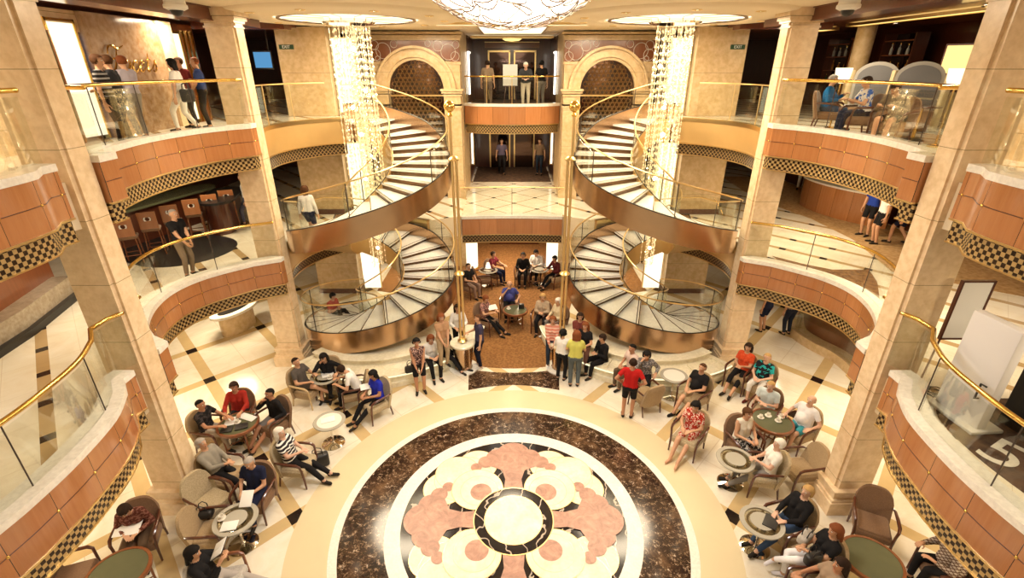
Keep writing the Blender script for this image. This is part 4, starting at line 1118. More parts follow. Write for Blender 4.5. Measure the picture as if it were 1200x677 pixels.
P('white-haired man in a white shirt and turquoise shorts beside the cup table', (951, 469), 204, lean=-8, arms='arms', shirt=(0.85, 0.82, 0.82), pants=(0.06, 0.34, 0.40), pl='shorts', hair='white', hs='bald', skin='d', fat=0.04, chair='tan', chair_label='tan armchair holding the man in turquoise shorts')
P('woman in a white tank top and patterned trousers by the cup table', (876, 484), 285, arms='lap', shirt=(0.84, 0.78, 0.66), sl='none', pants=pattern('patterned trousers', 'floral', BK, (0.5, 0.46, 0.42), 1.0), hair='brown', hs='short', fem=True, skin='a', chair='brown', chair_label='brown armchair holding the woman in the white tank top')
P('white-haired person in a white shirt and dark trousers stretching towards the glass table', (913, 520), 172, lean=-8, arms='clasp', shirt=(0.85, 0.81, 0.74), pants=GY, legs='ext', hair='white', hs='short', fem=True, skin='d', chair='weave', chair_label='beige armchair holding the white-haired person in the white shirt')
P('short-haired woman in a black top and blue jeans beside the right column base', (946, 576), 196, lean=-14, arms='lap', shirt=BK, sl='long', pants=DN, legs='ext', hair='blonde', hs='short', fem=True, skin='d', chair='tan', chair_label='tan armchair holding the woman in blue jeans beside the column base')
P('red-haired woman in a black T-shirt and white trousers', (979, 622), 178, lean=-14, hp=12, arms='clasp', shirt=BK, pants=(0.86, 0.84, 0.86), legs='cross', shoe=(0.8, 0.76, 0.8), hair='red', hs='bob', fem=True, skin='a', chair='tan', chair_label='tan armchair holding the woman in white trousers')
P('dark-haired woman in a beige top and bright blue jeans at the bottom edge', (985, 662), 176, lean=-16, hp=10, arms='phone', shirt=(0.34, 0.24, 0.16), sl='short', pants=(0.02, 0.045, 0.24), legs='ext', shoe=BK, hair='dark', hs='bob', fem=True, skin='b', chair='tan', chair_label='tan armchair holding the woman in bright blue jeans')
P('person in a plaid shirt half hidden under the bottom right balcony', (1112, 630), 168, lean=22, arms='table', shirt=pattern('plaid shirt', 'plaid', (0.50, 0.42, 0.34), (0.13, 0.07, 0.05)), sl='long', pants=BK, hair='dark', fat=0.03, chair='brown', chair_label='red brown armchair holding the person in the plaid shirt')
# middle deck
P('grey-haired man in a black shirt standing at the left middle deck railing', (203, 251), 345, z=Z2, sit=False, arms='front', shirt=BK, pants=(0.22, 0.16, 0.11), hair='grey', hs='crop')
P('woman in a white blouse and navy shorts walking away behind the left stairs', (357, 222), 88, z=Z2, sit=False, legs='stride', arms='side', shirt=WH, sl='long', pants=NV, pl='shorts', hair='brown', hs='bob', fem=True)
for uv, f, lab, kw in (((1012, 276), 200, 'man in a royal blue T-shirt and black shorts on the right middle deck', dict(shirt=(0.02, 0.05, 0.32), pants=BK, pl='shorts', hair='dark')),
                       ((1024, 285), 165, 'man in a white T-shirt and black shorts on the right middle deck', dict(shirt=WH, pants=BK, pl='shorts', hair='brown')),
                       ((1052, 286), 130, 'person in a navy top walking behind the right near column', dict(shirt=(0.02, 0.045, 0.12), pants=NV, pl='shorts', hair='dark', legs='stride')),
                       ((937, 222), 250, 'person in white trousers far back on the right middle deck', dict(shirt=(0.6, 0.5, 0.4), pants=WH, hair='dark')),
                       ((948, 229), 260, 'person in a beige top and shorts far back by the wooden counter', dict(shirt=KH, pants=KH, pl='shorts', hair='brown')),
                       ((588, 204), 280, 'dark figure in a patterned top walking onto the bridge', dict(shirt=(0.12, 0.10, 0.16), pants=BK, hair='dark', legs='stride')),
                       ((632, 205), 250, 'person in dark trousers at the back right of the bridge', dict(shirt=(0.2, 0.13, 0.08), pants=(0.02, 0.03, 0.05), hair='brown')),
                       ((296, 262), 200, 'person in white walking at the back of the left middle deck', dict(shirt=(0.62, 0.58, 0.54), pants=(0.10, 0.10, 0.14), hair='dark', legs='stride')),
                       ):
    P(lab, uv, f, sit=False, at_xyz=at(uv[0], uv[1], Z2), arms=kw.pop('arms', 'side'), vox=0.024, **kw)
for uv, f, lab, kw in (((893, 388), 120, 'person in navy shorts standing under the right middle deck', dict(shirt=NV, pants=NV, pl='shorts', hair='dark')),
                       ((921, 392), 100, 'person in dark trousers standing beside the curved display case', dict(shirt=(0.3, 0.24, 0.2), pants=(0.02, 0.025, 0.045), hair='dark'))):
    P(lab, uv, f, sit=False, at_xyz=at(uv[0], uv[1], 0), vox=0.024, **kw)
P('dark-haired person in a red top sitting on the first steps of the left stairs', (390, 347), 340, z=0.22, seat=-0.30, lean=10, arms='clasp', shirt=(0.45, 0.10, 0.07), pants=BK, hair='black', hs='short', legs='ext')
# top deck
for xy, f, lab, kw in (((-7.9, 10.25), 20, 'person in a black and white striped shirt at the left top deck railing', dict(shirt=pattern('dark striped shirt', 'stripes', BK, (0.35, 0.34, 0.34), 0.9), pants=BK, hair='brown')),
                       ((-8.05, 10.75), 200, 'person in a dark jacket beside the striped shirt on the left top deck', dict(shirt=(0.03, 0.03, 0.035), sl='long', pants=BK, hair='brown', arms='hold')),
                       ((-8.3, 11.5), 170, 'person in a pale lilac shirt before the brown marble shop wall', dict(shirt=(0.42, 0.38, 0.44), sl='long', pants=GY, hair='red', arms='mixed')),
                       ((-8.1, 12.85), 190, 'woman in white with a dark shoulder bag on the left top deck', dict(shirt=WH, pants=(0.85, 0.82, 0.76), hair='black', hs='bob', fem=True, legs='stride')),
                       ((-8.45, 13.7), 250, 'person in a maroon top beside the man in blue on the top deck', dict(shirt=(0.20, 0.03, 0.03), pants=BK, hair='brown')),
                       ((-7.95, 13.55), 205, 'man in a blue shirt and black trousers by the left far column', dict(shirt=(0.03, 0.05, 0.16), pants=BK, hair='red', hs='crop', arms='front')),
                       ((-0.95, 20.75), 80, 'person in a tan shirt facing away on the small middle balcony', dict(shirt=(0.28, 0.2, 0.13), pants=(0.16, 0.11, 0.08), hair='dark')),
                       ((1.15, 20.85), 110, 'person in a black top at the right of the small middle balcony', dict(shirt=BK, pants=GY, hair='black'))):
    P(lab, None, f, sit=False, at_xyz=(xy[0], xy[1], Z3), vox=0.024, **{**dict(arms='side'), **kw})
P('white-haired man in a grey shirt leaning on the small middle balcony railing', None, 268, sit=False, lean=22, hp=8, at_xyz=(0.52, 20.22, Z3), arms='rail', shirt=(0.05, 0.05, 0.055), sl='long', pants=(0.55, 0.47, 0.38), hair='white', hs='crop', skin='d')
for xy, f, lab, kw, cl in (((8.0, 13.3), 320, 'person in a bright blue jacket and jeans seated on the right top deck', dict(shirt=(0.02, 0.17, 0.46), sl='long', pants=DN, hair='grey', arms='phone'), 'brown bar armchair holding the person in the bright blue jacket'),
                       ((8.1, 11.95), 170, 'person in a white and blue shirt and jeans seated on the right top deck', dict(shirt=pattern('white blue shirt', 'floral', (0.75, 0.72, 0.7), (0.04, 0.12, 0.45), 0.4), pants=NV, hair='dark', arms='book', lean=8), 'brown bar armchair holding the person in the white and blue shirt'),
                       ((8.0, 10.75), 205, 'person in a brown top and shorts bending forward on the right top deck', dict(shirt=(0.22, 0.17, 0.12), sl='long', pants=BK, pl='shorts', hair='dark', lean=30, arms='table'), 'brown bar armchair holding the person bending forward')):
    P(lab, None, f, at_xyz=(xy[0], xy[1], Z3), chair='brown', chair_label=cl, vox=0.024, **kw)
# ------------------------------------------------------------------ empty chairs
def chair_at(label, uv, f, kind): p = at(uv[0], uv[1], 0.42); armchair(label, (p.x, p.y, 0), f, kind)
chair_at('empty beige woven armchair beside the left column base', (247, 586), 338, 'weave')
chair_at('empty brown armchair between the coffee table and the reading woman', (248, 622), 8, 'tan')
chair_at('dark armchair cut off by the bottom edge under the left balcony', (82, 676), 20, 'brown')
chair_at('empty tan armchair with its back beside the man in red', (757, 462), 112, 'tan')
chair_at('empty tan armchair against the right column', (938, 547), 186, 'tan')
chair_at('empty brown velvet armchair at the bottom right green table', (1022, 612), 242, 'brown')
chair_at('empty brown armchair in the lounge beside the lamp table', (566, 326), 15, 'brown')
chair_at('empty tan armchair beside the cup table, nearest the woman in orange', (851, 480), 250, 'tan') if False else None
# ------------------------------------------------------------------ tables
def tb(fn, label, uv, h, **k): p = at(uv[0], uv[1], h); return fn(label, (p.x, p.y, 0), h=h, **k), p
t1, q1 = tb(round_table, 'round wooden table with a green stone top holding trays and papers', (279, 496), 0.62, r=0.44)
t2, q2 = tb(round_table, 'green-topped round wooden table at the bottom left edge', (138, 670), 0.62, r=0.46)
t3, q3 = tb(round_table, 'round wooden table with coffee cups among the right seats', (905, 493), 0.62, r=0.46)
t4, q4 = tb(round_table, 'green-topped round wooden table at the bottom right', (1022, 655), 0.62, r=0.46)
t5, q5 = tb(round_table, 'round wooden lounge table in front of the bald man', (604, 363), 0.60, r=0.42)
c1, k1 = tb(chrome_table, 'chrome pedestal table with a glass ring top holding a cup', (276, 608), 0.64)
c2, k2 = tb(chrome_table, 'small crowded pedestal table among the four left people', (381, 441), 0.64)
c3_, k3 = tb(chrome_table, 'white-topped chrome pedestal table beside the striped-top woman', (386, 493), 0.64, top='white_top', r=0.34)
c4, k4 = tb(chrome_table, 'chrome pedestal table with a white top beside the right dais', (790, 440), 0.64, top='white_top', r=0.34)
c5, k5 = tb(chrome_table, 'chrome pedestal table with a glass ring top before the white-haired person', (862, 538), 0.64)
c6, k6 = tb(chrome_table, 'chrome pedestal table with a black folder on its glass top', (893, 611), 0.64)
c7, k7 = tb(chrome_table, 'lounge pedestal table with a small lamp', (572, 317), 0.62)
c8, k8 = tb(chrome_table, 'lounge pedestal table before the man in the waistcoat', (632, 316), 0.62)
def on(k, dx, dy, h): return (k.x+dx, k.y+dy, h)
paper('white menu sheet on the tray table before the printed T-shirt', on(q1, -0.20, 0.05, 0.633), 0.3)
paper('long cream leaflet on the tray table before the red jacket', on(q1, 0.12, 0.2, 0.633), 1.2, (0.18, 0.42, 0.01))
paper('black tray on the tray table, the one nearest the woman in red', on(q1, 0.14, -0.12, 0.633), 0.4, (0.26, 0.2, 0.02), name='tray', mat='leather')
paper('black tray on the tray table, the one nearest the column', on(q1, -0.13, -0.23, 0.633), 0.2, (0.24, 0.19, 0.02), name='tray', mat='leather')
cup('white cup in the middle of the tray table', on(q1, -0.02, 0.02, 0.633))
cup('white coffee cup on the glass ring table', on(k1, -0.24, 0.0, 0.656))
paper('white paper on the glass ring table beside the coffee cup', on(k1, -0.02, -0.16, 0.656), 0.2, (0.26, 0.2, 0.015))
for i, (dx, dy, w) in enumerate(((-0.22, 0.10, 'farthest left on'), (-0.02, 0.16, 'in the middle of'), (0.12, -0.02, 'closest to the tank top on'), (0.26, 0.12, 'nearest the man in white on'))):
    cup(f'coffee cup {w} the cup table', on(q3, dx, dy, 0.633), 'coffee cups on the cup table')
paper('papers spread on the small crowded table', on(k2, 0.05, 0.06, 0.656), 0.5, (0.3, 0.22, 0.01))
paper('blue leaflet on the small crowded table', on(k2, -0.05, 0.2, 0.656), 1.0, (0.2, 0.14, 0.01), mat='blue_paper')
cup('white cup on the small crowded table', on(k2, 0.16, -0.1, 0.656))
paper('black folder on the glass table in front of the blue jeans', on(k6, 0.14, -0.02, 0.656), 0.9, (0.3, 0.22, 0.02), name='folder', mat='leather')
paper('white paper lying on the white-topped table', on(k3, -0.04, 0.02, 0.656), 0.4, (0.3, 0.2, 0.01))
cup('white cup on the lounge table', on(q5, -0.22, 0.06, 0.613))
item('black_box', 'small black box on the lounge table before the bald man', 'box', MB().rbox((0, 0, 0.07), (0.18, 0.14, 0.14), 0.01), M['black'], on(q5, 0.2, 0.12, 0.613))
t = thing('table_lamp', 'small cone lamp on the lounge pedestal table', 'lamp', on(k7, 0, 0.05, 0.634))
MB().lathe([(0.06, 0), (0.06, 0.015), (0.012, 0.03), (0.012, 0.1)], n=14).build('base', M['brass'], t)
MB().lathe([(0.11, 0.09), (0.05, 0.30), (0.0, 0.30)], n=16, cap=False).build('shade', M['lamp_soft'], t)
def hold(uv, z): p = at(uv[0], uv[1], z); return (p.x, p.y, z)
open_book('open white book held by the reclining woman in black', hold((257, 643), 0.96), -1.35, 35)
paper('white sheet held by the man in navy', hold((289, 584), 0.76), 0.1, (0.21, 0.29, 0.006), 30)
paper('papers on the lap of the brown patterned blouse', hold((150, 618), 0.74), 0.2, (0.4, 0.28, 0.008), 15)
paper('white leaflet held by the woman in bright blue', hold((428, 453), 0.80), 0.4, (0.24, 0.18, 0.006), 20)
paper('white leaflet held by the woman in the patterned blouse', hold((577, 360), 0.84), 0.4, (0.3, 0.22, 0.008), 20)
paper('white paper on the lap of the woman in the beige cardigan', hold((633, 362), 0.70), 0.1, (0.26, 0.2, 0.008), 10)
bag('black and white tote bag on the floor by the striped-top woman', (*at(375, 546)[:2], 0), 0.5, M['leather'], (0.42, 0.18, 0.32))
bag('black handbag on the floor under the coffee cup table', (*at(248, 626)[:2], 0.47), 0.2, M['leather'], (0.32, 0.2, 0.16))
bag('beige bag on the floor before the woman in orange', (*at(857, 446)[:2], 0), 0.5, M['tan_fabric'], (0.4, 0.2, 0.26))
bag('black bag in the lap of the woman in bright blue jeans', hold((951, 659), 0.66), 0.3, M['leather'], (0.3, 0.14, 0.2))
bag('grey patterned bag in the lap of the woman in white trousers', hold((943, 633), 0.68), 0.6, M['grey_fabric'], (0.34, 0.16, 0.16))
bag('black shoulder bag at the hip of the woman in white on the top deck', (-7.85, 12.72, 7.1), 0.3, M['leather'], (0.3, 0.12, 0.3))
bag('dark bag beside the woman with black shorts on the left dais', (*at(481, 436, 0.42)[:2], 0.42), 0.4, M['leather'], (0.28, 0.14, 0.2))
# ================================================================== fittings of the decks and the ceiling
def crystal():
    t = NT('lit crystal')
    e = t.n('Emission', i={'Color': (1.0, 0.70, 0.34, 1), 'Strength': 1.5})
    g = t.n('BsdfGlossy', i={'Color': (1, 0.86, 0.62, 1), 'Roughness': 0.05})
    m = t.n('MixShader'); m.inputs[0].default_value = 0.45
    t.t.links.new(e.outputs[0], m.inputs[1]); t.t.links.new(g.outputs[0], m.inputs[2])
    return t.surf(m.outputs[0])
M['crystal'] = crystal()
def text_mesh(name, body, size, ext, mat, parent, loc, rot):
    c = bpy.data.curves.new('tmp', 'FONT'); c.body = body; c.size = size; c.extrude = ext; c.align_x = 'CENTER'; c.align_y = 'CENTER'
    o = bpy.data.objects.new('tmp', c); COL.objects.link(o)
    me = bpy.data.meshes.new_from_object(o.evaluated_get(bpy.context.evaluated_depsgraph_get()))
    bpy.data.objects.remove(o); me.materials.clear()
    q = linkmesh(name, me, mat, parent); q.location = loc; q.rotation_euler = rot
    return q
M['crystal_bulb'] = emit('crystal lamp', (1.0, 0.86, 0.58), 11.0)
M['bowl_glow'] = emit('chandelier bowl glow', (1.0, 0.88, 0.70), 2.6)
M['leaf'] = plain('crystal leaf', (0.42, 0.30, 0.24), 0.12, 0.7)
def strand_mesh(n, seed):
    rnd = random.Random(seed); mb = MB()
    mb.tube([(0, 0, 0), (0, 0, -n*0.17)], 0.003, 3)
    for k in range(n):
        z = -0.1-k*0.17; a = rnd.uniform(0.014, 0.030); h = a*rnd.uniform(1.6, 2.6)
        b = rnd.random()*PI
        vs = [(a*math.cos(b+i*PI/2), a*math.sin(b+i*PI/2), z) for i in range(4)]+[(0, 0, z+h*0.6), (0, 0, z-h)]
        mb.add(vs, [(0, 1, 4), (1, 2, 4), (2, 3, 4), (3, 0, 4), (1, 0, 5), (2, 1, 5), (3, 2, 5), (0, 3, 5)], flat=True)
    return mb
for sx in (1, -1):
    S = SIDE[sx]
    t = thing('crystal_chandelier', f'tall column of hanging crystal strands inside the {S} spiral staircase', 'chandelier', (CX*sx, CY, 0))
    MB().lathe([(0.0, 8.86), (0.62, 8.86), (0.66, 8.9), (0.62, 8.96), (0.0, 8.96)], n=32, cap=False).build('canopy', M['chrome'], t)
    rnd = random.Random(3)
    pro = []
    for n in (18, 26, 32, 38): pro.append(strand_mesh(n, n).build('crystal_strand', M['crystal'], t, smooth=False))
    for k in range(4, 78):
        a = rnd.random()*2*PI; r = 0.52*math.sqrt(rnd.random())
        q = 3 if r < 0.25 else (2 if r < 0.36 else rnd.choice((0, 1, 1)))
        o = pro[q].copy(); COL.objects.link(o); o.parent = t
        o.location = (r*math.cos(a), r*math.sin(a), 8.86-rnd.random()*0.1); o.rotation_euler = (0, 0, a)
    for k, o in enumerate(pro): o.location = (0.1*math.cos(k*1.6), 0.1*math.sin(k*1.6), 8.86)
    for (x, y, z, r) in ((0.1, -0.2, 8.3, 0.06), (-0.25, 0.05, 7.9, 0.05), (0.2, 0.1, 7.3, 0.055), (-0.1, -0.25, 6.9, 0.05), (0.0, -0.1, 6.2, 0.06), (0.22, -0.1, 5.6, 0.05), (-0.05, -0.05, 5.0, 0.065), (0.1, 0.1, 4.3, 0.05), (0.0, -0.05, 3.6, 0.05), (0.05, 0.0, 2.9, 0.05)):
        MB().ball((x, y, z), r, 10).build('crystal_lamp', M['crystal_bulb'], t)
    # ceiling dome above
    t = thing('ceiling_dome', f'round glowing ceiling recess with pale rim above the {S} spiral staircase', 'ceiling light', (CX*sx, CY, 0))
    MB().lathe([(1.74, 9.0), (1.76, 8.955), (1.84, 8.935), (1.97, 8.94), (2.0, 8.965), (2.72, 8.965), (2.80, 8.98), (2.86, 9.0), (2.9, 9.05)], n=64, cap=False).build('rim', M['cream_paint'], t)
    MB().lathe([(0.0, 8.985), (1.75, 8.985)], n=64, cap=False).build('glow_panel', M['recess_glow'], t)
    MB().lathe([(1.60, 8.95), (1.68, 8.945), (1.68, 8.97), (1.60, 8.97), (1.60, 8.95)], n=64, cap=False).build('inner_ring', M['bronze_dark'], t)
    for k in range(12):
        a = k*PI/6
        MB().tube([(0.6*math.cos(a), 0.6*math.sin(a), 8.98), (1.72*math.cos(a), 1.72*math.sin(a), 8.98)], 0.012, 5).build('rib', M['gold'], t)
    for k in range(10):
        a = 2*PI*k/10+0.2
        d = thing('downlight', f'small recessed downlight in the rim of the {S} ceiling dome', 'ceiling light', (CX*sx+2.4*math.cos(a), CY+2.4*math.sin(a), 8.96), group=f'downlights in the {S} dome rim')
        MB().lathe([(0.0, 0.0), (0.075, 0.0)], n=16, cap=False).build('lens', M['spot_glow'], d)
        MB().lathe([(0.075, 0.004), (0.08, -0.012), (0.105, -0.012), (0.11, 0.004)], n=16, cap=False).build('trim', M['gold'], d)
    # security camera
    t = thing('dome_camera', f'white dome security camera under the {S} ceiling edge', 'camera', (5.95*-sx, 9.95, 8.80))
    MB().lathe([(0.0, 0.24), (0.17, 0.24), (0.17, 0.10), (0.19, 0.08), (0.19, 0.03), (0.13, 0.0), (0.0, 0.0)], n=24, cap=False).build('housing', M['white'], t)
    MB().ball((0, 0, 0.0), 0.11, 16, e=(1, 1, 0.9)).build('lens_dome', M['black'], t)
    # exit sign on the pier
    t = thing('exit_sign', f'small green exit sign on the {S} stone pier', 'sign', (-7.02*sx, 16.98, 8.44))
    MB().box((0, 0, 0), (0.44, 0.04, 0.13)).build('panel', plain('sign green', (0.008, 0.055, 0.012), 0.4), t, smooth=False)
    text_mesh('lettering', 'EXIT', 0.12, 0.004, M['white'], t, (0, -0.024, 0), (PI/2, 0, 0))
# central chandelier
RC, ZB = 1.55, 9.90
t = thing('bowl_chandelier', 'large shallow bowl chandelier of crystal leaves in the ceiling centre', 'chandelier', (0, 6.7, 0))
prof = [(RC*math.sin(a), ZB-RC*math.cos(a)) for a in [R(x) for x in range(0, 56, 5)]]
MB().lathe([(max(r, 1e-4), z) for r, z in prof], n=48, cap=False).build('bowl', M['bowl_glow'], t)
rnd = random.Random(11)
for k in range(98):
    th = math.acos(1-(1-math.cos(R(53)))*((k+0.5)/98)); ph = k*2.39996
    n = Vector((math.sin(th)*math.cos(ph), math.sin(th)*math.sin(ph), -math.cos(th)))
    u = n.cross(Vector((rnd.uniform(-1, 1), rnd.uniform(-1, 1), 0.3))).normalized(); w = n.cross(u)
    c = Vector((0, 0, ZB))+n*(RC+0.02)
    L, Wd = rnd.uniform(0.13, 0.22), rnd.uniform(0.035, 0.06)
    pts = []
    for i in range(14):
        q = 2*PI*i/14; s = math.cos(q)
        p = c+u*L*s+w*(Wd*math.sin(q)*(1-0.3*s)+0.06*s*s)
        d = (p-Vector((0, 0, ZB))).normalized()
        pts.append(Vector((0, 0, ZB))+d*(RC+0.03+0.025*(1-s*s)))
    MB().tube(pts, 0.007, 5, closed=True).build('crystal_leaf', M['leaf'] if k % 3 else M['chrome'], t)
MB().lathe([(1.27, 8.95), (1.34, 8.9), (1.44, 8.92), (1.5, 9.05)], n=56, cap=False).build('rim', M['gold'], t)
# far ceiling lights
def lightbox(name, label, c, d, mat, frame=0.05, h=0.04):
    t = thing(name, label, 'ceiling light', c)
    MB().box((0, 0, 0), (d[0], d[1], h)).build('diffuser', M[mat], t, smooth=False)
    g = MB()
    for s in (-1, 1):
        g.box((s*(d[0]/2+frame/2), 0, 0.0), (frame, d[1]+2*frame, h+0.03)); g.box((0, s*(d[1]/2+frame/2), 0.0), (d[0], frame, h+0.03))
    g.build('frame', M['gold'], t, smooth=False)
lightbox('ceiling_light', 'bright wide ceiling panel between the two arches', (0.02, 18.7, 9.02), (2.1, 3.6), 'white_glow')
lightbox('ceiling_light', 'long thin ceiling strip behind the bright middle panel', (0, 22.6, 8.98), (3.3, 0.25), 'white_glow')
t = thing('ceiling_light', 'round amber ceiling lamp behind the bright middle panel', 'ceiling light', (0, 23.6, 8.86))
MB().lathe([(0.0, 0.0), (0.3, 0.03), (0.45, 0.12), (0.45, 0.18)], n=28, cap=False).build('shade', M['yellow_glow'], t)
MB().lathe([(0.45, 0.1), (0.5, 0.12), (0.5, 0.19), (0.45, 0.19)], n=28, cap=False).build('rim', M['brass'], t)
for sx in (1, -1):
    S = SIDE[sx]
    lightbox('ceiling_light', f'pale ceiling slot beside the {S} dome, nearest the middle arch gap', (-1.6*sx, 16.3, 9.02), (1.3, 0.35), 'white_glow')
    # walls that close the passage behind the arches, with light strips
    tag(MB().box((-1.95*sx, 24.2, 4.55), (0.2, 3.7, 9.1)).build('wall_passage_'+S, M['dark_wood'], smooth=False), kind='structure')
    t = thing('wall_light', f'L-shaped white light strip at the {S} of the top passage', 'wall light', (-1.81*sx, 22.55, 0))
    MB().box((0, 0, 7.6), (0.06, 0.10, 1.6)).build('vertical_strip', M['strip_glow'], t, smooth=False)
    MB().box((-0.0, 0.3, 8.42), (0.06, 0.7, 0.07)).build('short_strip', M['strip_glow'], t, smooth=False)
    t = thing('wall_light', f'upright white light strip at the {S} of the middle passage', 'wall light', (-1.81*sx, 23.6, 0))
    MB().box((0, 0, 4.45), (0.06, 0.10, 1.5)).build('vertical_strip', M['strip_glow'], t, smooth=False)
    MB().box((0.02*sx, 0, 4.45), (0.05, 0.18, 1.58)).build('backing', M['gold'], t, smooth=False)
# lift doors at the back
for z, w in ((Z2, 'middle'), (Z3, 'top')):
    for x, s in ((-0.62, 'left'), (0.62, 'right')):
        t = thing('lift_door', f'dark {s} lift doorway at the back of the {w} passage', 'door', (x, 25.95, z))
        MB().box((0, 0, 1.05), (0.95, 0.06, 2.1)).build('panel', M['mirror'], t, smooth=False)
        g = MB(); g.box((-0.5, -0.03, 1.05), (0.07, 0.08, 2.2)); g.box((0.5, -0.03, 1.05), (0.07, 0.08, 2.2)); g.box((0, -0.03, 2.14), (1.07, 0.08, 0.08))
        g.build('frame', M['gold'], t, smooth=False)
    MBx = thing('wall_mirror', f'dark wall band over the lift doors of the {w} passage', 'wall panel', (0, 25.95, z+2.4))
    MB().box((0, 0, 0), (2.6, 0.05, 0.22)).build('panel', M['red_wood'], MBx, smooth=False); MB().box((0, -0.03, 0.13), (2.6, 0.04, 0.03)).build('moulding', M['gold'], MBx, smooth=False)
t = thing('easel_board', 'white notice board on an easel behind the small middle balcony', 'notice board', (-0.07, 20.7, Z3))
MB().box((0, 0, 1.18), (0.56, 0.03, 0.76)).build('board', M['white'], t, smooth=False)
for x in (-0.2, 0.2): MB().tube([(x*1.3, -0.02, 0), (x*0.4, 0.03, 1.65)], 0.014, 6).build('leg', M['dark_wood'], t)
MB().tube([(0, 0.4, 0), (0, 0.04, 1.6)], 0.014, 6).build('leg', M['dark_wood'], t); MB().box((0, -0.02, 0.79), (0.5, 0.05, 0.03)).build('ledge', M['dark_wood'], t, smooth=False)
# lounge: curved illuminated panels, back counter
for sx in (1, -1):
    S = SIDE[sx]
    t = thing('curved_light_panel', f'curved glowing white panel at the {S} side of the lounge', 'light panel', (-1.95*sx, 19.2, 0.012))
    MB().lathe([(0.52, 0.25), (0.52, 1.55)], n=24, cap=False, a0=R(-80), a1=R(80)).build('diffuser', M['white_glow'], t, mirror=sx)
    MB().lathe([(0.50, 0.0), (0.56, 0.02), (0.56, 0.25), (0.50, 0.25)], n=24, cap=False, a0=R(-80), a1=R(80)).build('base', M['gold'], t, mirror=sx)
t = thing('lounge_counter', 'low dark counter with a pale top at the back of the lounge', 'counter', (0.1, 22.9, 0.012))
MB().rbox((0, 0, 0.45), (2.4, 0.6, 0.9), 0.02).build('body', M['dark_wood'], t); MB().rbox((0, -0.02, 0.92), (2.5, 0.7, 0.05), 0.015).build('top', M['coping'], t)
tag(MB().box((0, 25.0, 1.2), (12, 0.2, 2.4)).build('wall_lounge_back', M['red_wood'], smooth=False), kind='structure')
# ------------------------------------------------------------------ top deck, left: the shop front
XW = -9.15
def slab(name, y0, y1, z0, z1, mat, th=0.12, x=XW): return tag(MB().box((x-th/2, (y0+y1)/2, (z0+z1)/2), (th, y1-y0, z1-z0)).build(name, M[mat], smooth=False), kind='structure')
slab('wall_shop_marble', 11.7, 14.05, Z3, 8.95, 'brown_marble', 0.3, XW+0.1)
slab('wall_shop_pier', 14.05, 14.6, Z3, 8.95, 'column', 0.3, XW+0.16)
slab('wall_shop_lintel', 7.0, 11.7, 8.55, 8.95, 'column', 0.3)
slab('wall_shop_stone', 4.0, 10.0, Z3, 8.95, 'column', 0.3, XW)
slab('wall_bar_stone', 5.0, 9.7, Z3, 8.95, 'column', 0.3, 9.05)
slab('wall_shop_side', 15.15, 15.8, Z3, 8.95, 'red_wood', 0.3)
def glowpanel(label, y0, y1, x=XW):
    t = thing('light_panel', label, 'light panel', (x, (y0+y1)/2, Z3))
    MB().box((0, 0, 1.2), (0.05, y1-y0-0.06, 2.2)).build('diffuser', M['white_glow'], t, smooth=False)
    g = MB()
    for s in (-1, 1): g.box((0, s*(y1-y0)/2, 1.2), (0.08, 0.05, 2.36))
    g.box((0, 0, 2.35), (0.08, y1-y0, 0.05)); g.build('frame', M['brass'], t, smooth=False)
glowpanel('bright white panel left of the brown marble shop wall', 10.85, 11.55)
glowpanel('narrow bright panel right of the brown marble shop wall', 14.62, 15.1)
t = thing('shop_window', 'tall shop window with blue lit shelves by the left near column', 'shop window', (XW, 10.42, Z3)); t.scale = (1, 0.29, 1)
MB().box((-0.75, 0, 1.08), (0.05, 2.9, 2.1)).build('backdrop', M['blue_glow'], t, smooth=False)
for z in (0.35, 0.85, 1.35): MB().box((-0.45, 0, z), (0.5, 2.8, 0.03)).build('shelf', M['glass'], t, smooth=False)
for y in (-1.45, -0.3, 0.65, 1.45): MB().box((0, y, 1.08), (0.09, 0.09, 2.15)).build('mullion', M['steel'] if abs(y) < 1 else M['red_wood'], t, smooth=False)
for y0, y1 in ((-1.4, -0.35), (-0.25, 0.6), (0.7, 1.4)): MB().box((0, (y0+y1)/2, 1.08), (0.012, y1-y0, 2.1)).build('pane', M['glass'], t, smooth=False)
rnd = random.Random(5)
for k in range(6):
    y = 10.12+0.12*k; z = Z3+(0.365, 0.865, 1.365)[k % 3]
    h = rnd.uniform(0.12, 0.26)
    tt = thing('display_bottle', 'small item standing on the blue lit shop shelves', 'bottle', (XW-0.45, y, z), group='items on the blue shop shelves')
    MB().lathe([(0.0, 0.0), (0.05, 0.0), (0.055, h*0.6), (0.02, h*0.75), (0.02, h), (0.0, h)], n=10).build('body', [M['white'], M['steel'], M['black']][k % 3], tt)
t = thing('shop_lettering', 'gold script shop name on the brown marble wall', 'sign', (XW+0.12, 12.88, 7.78))
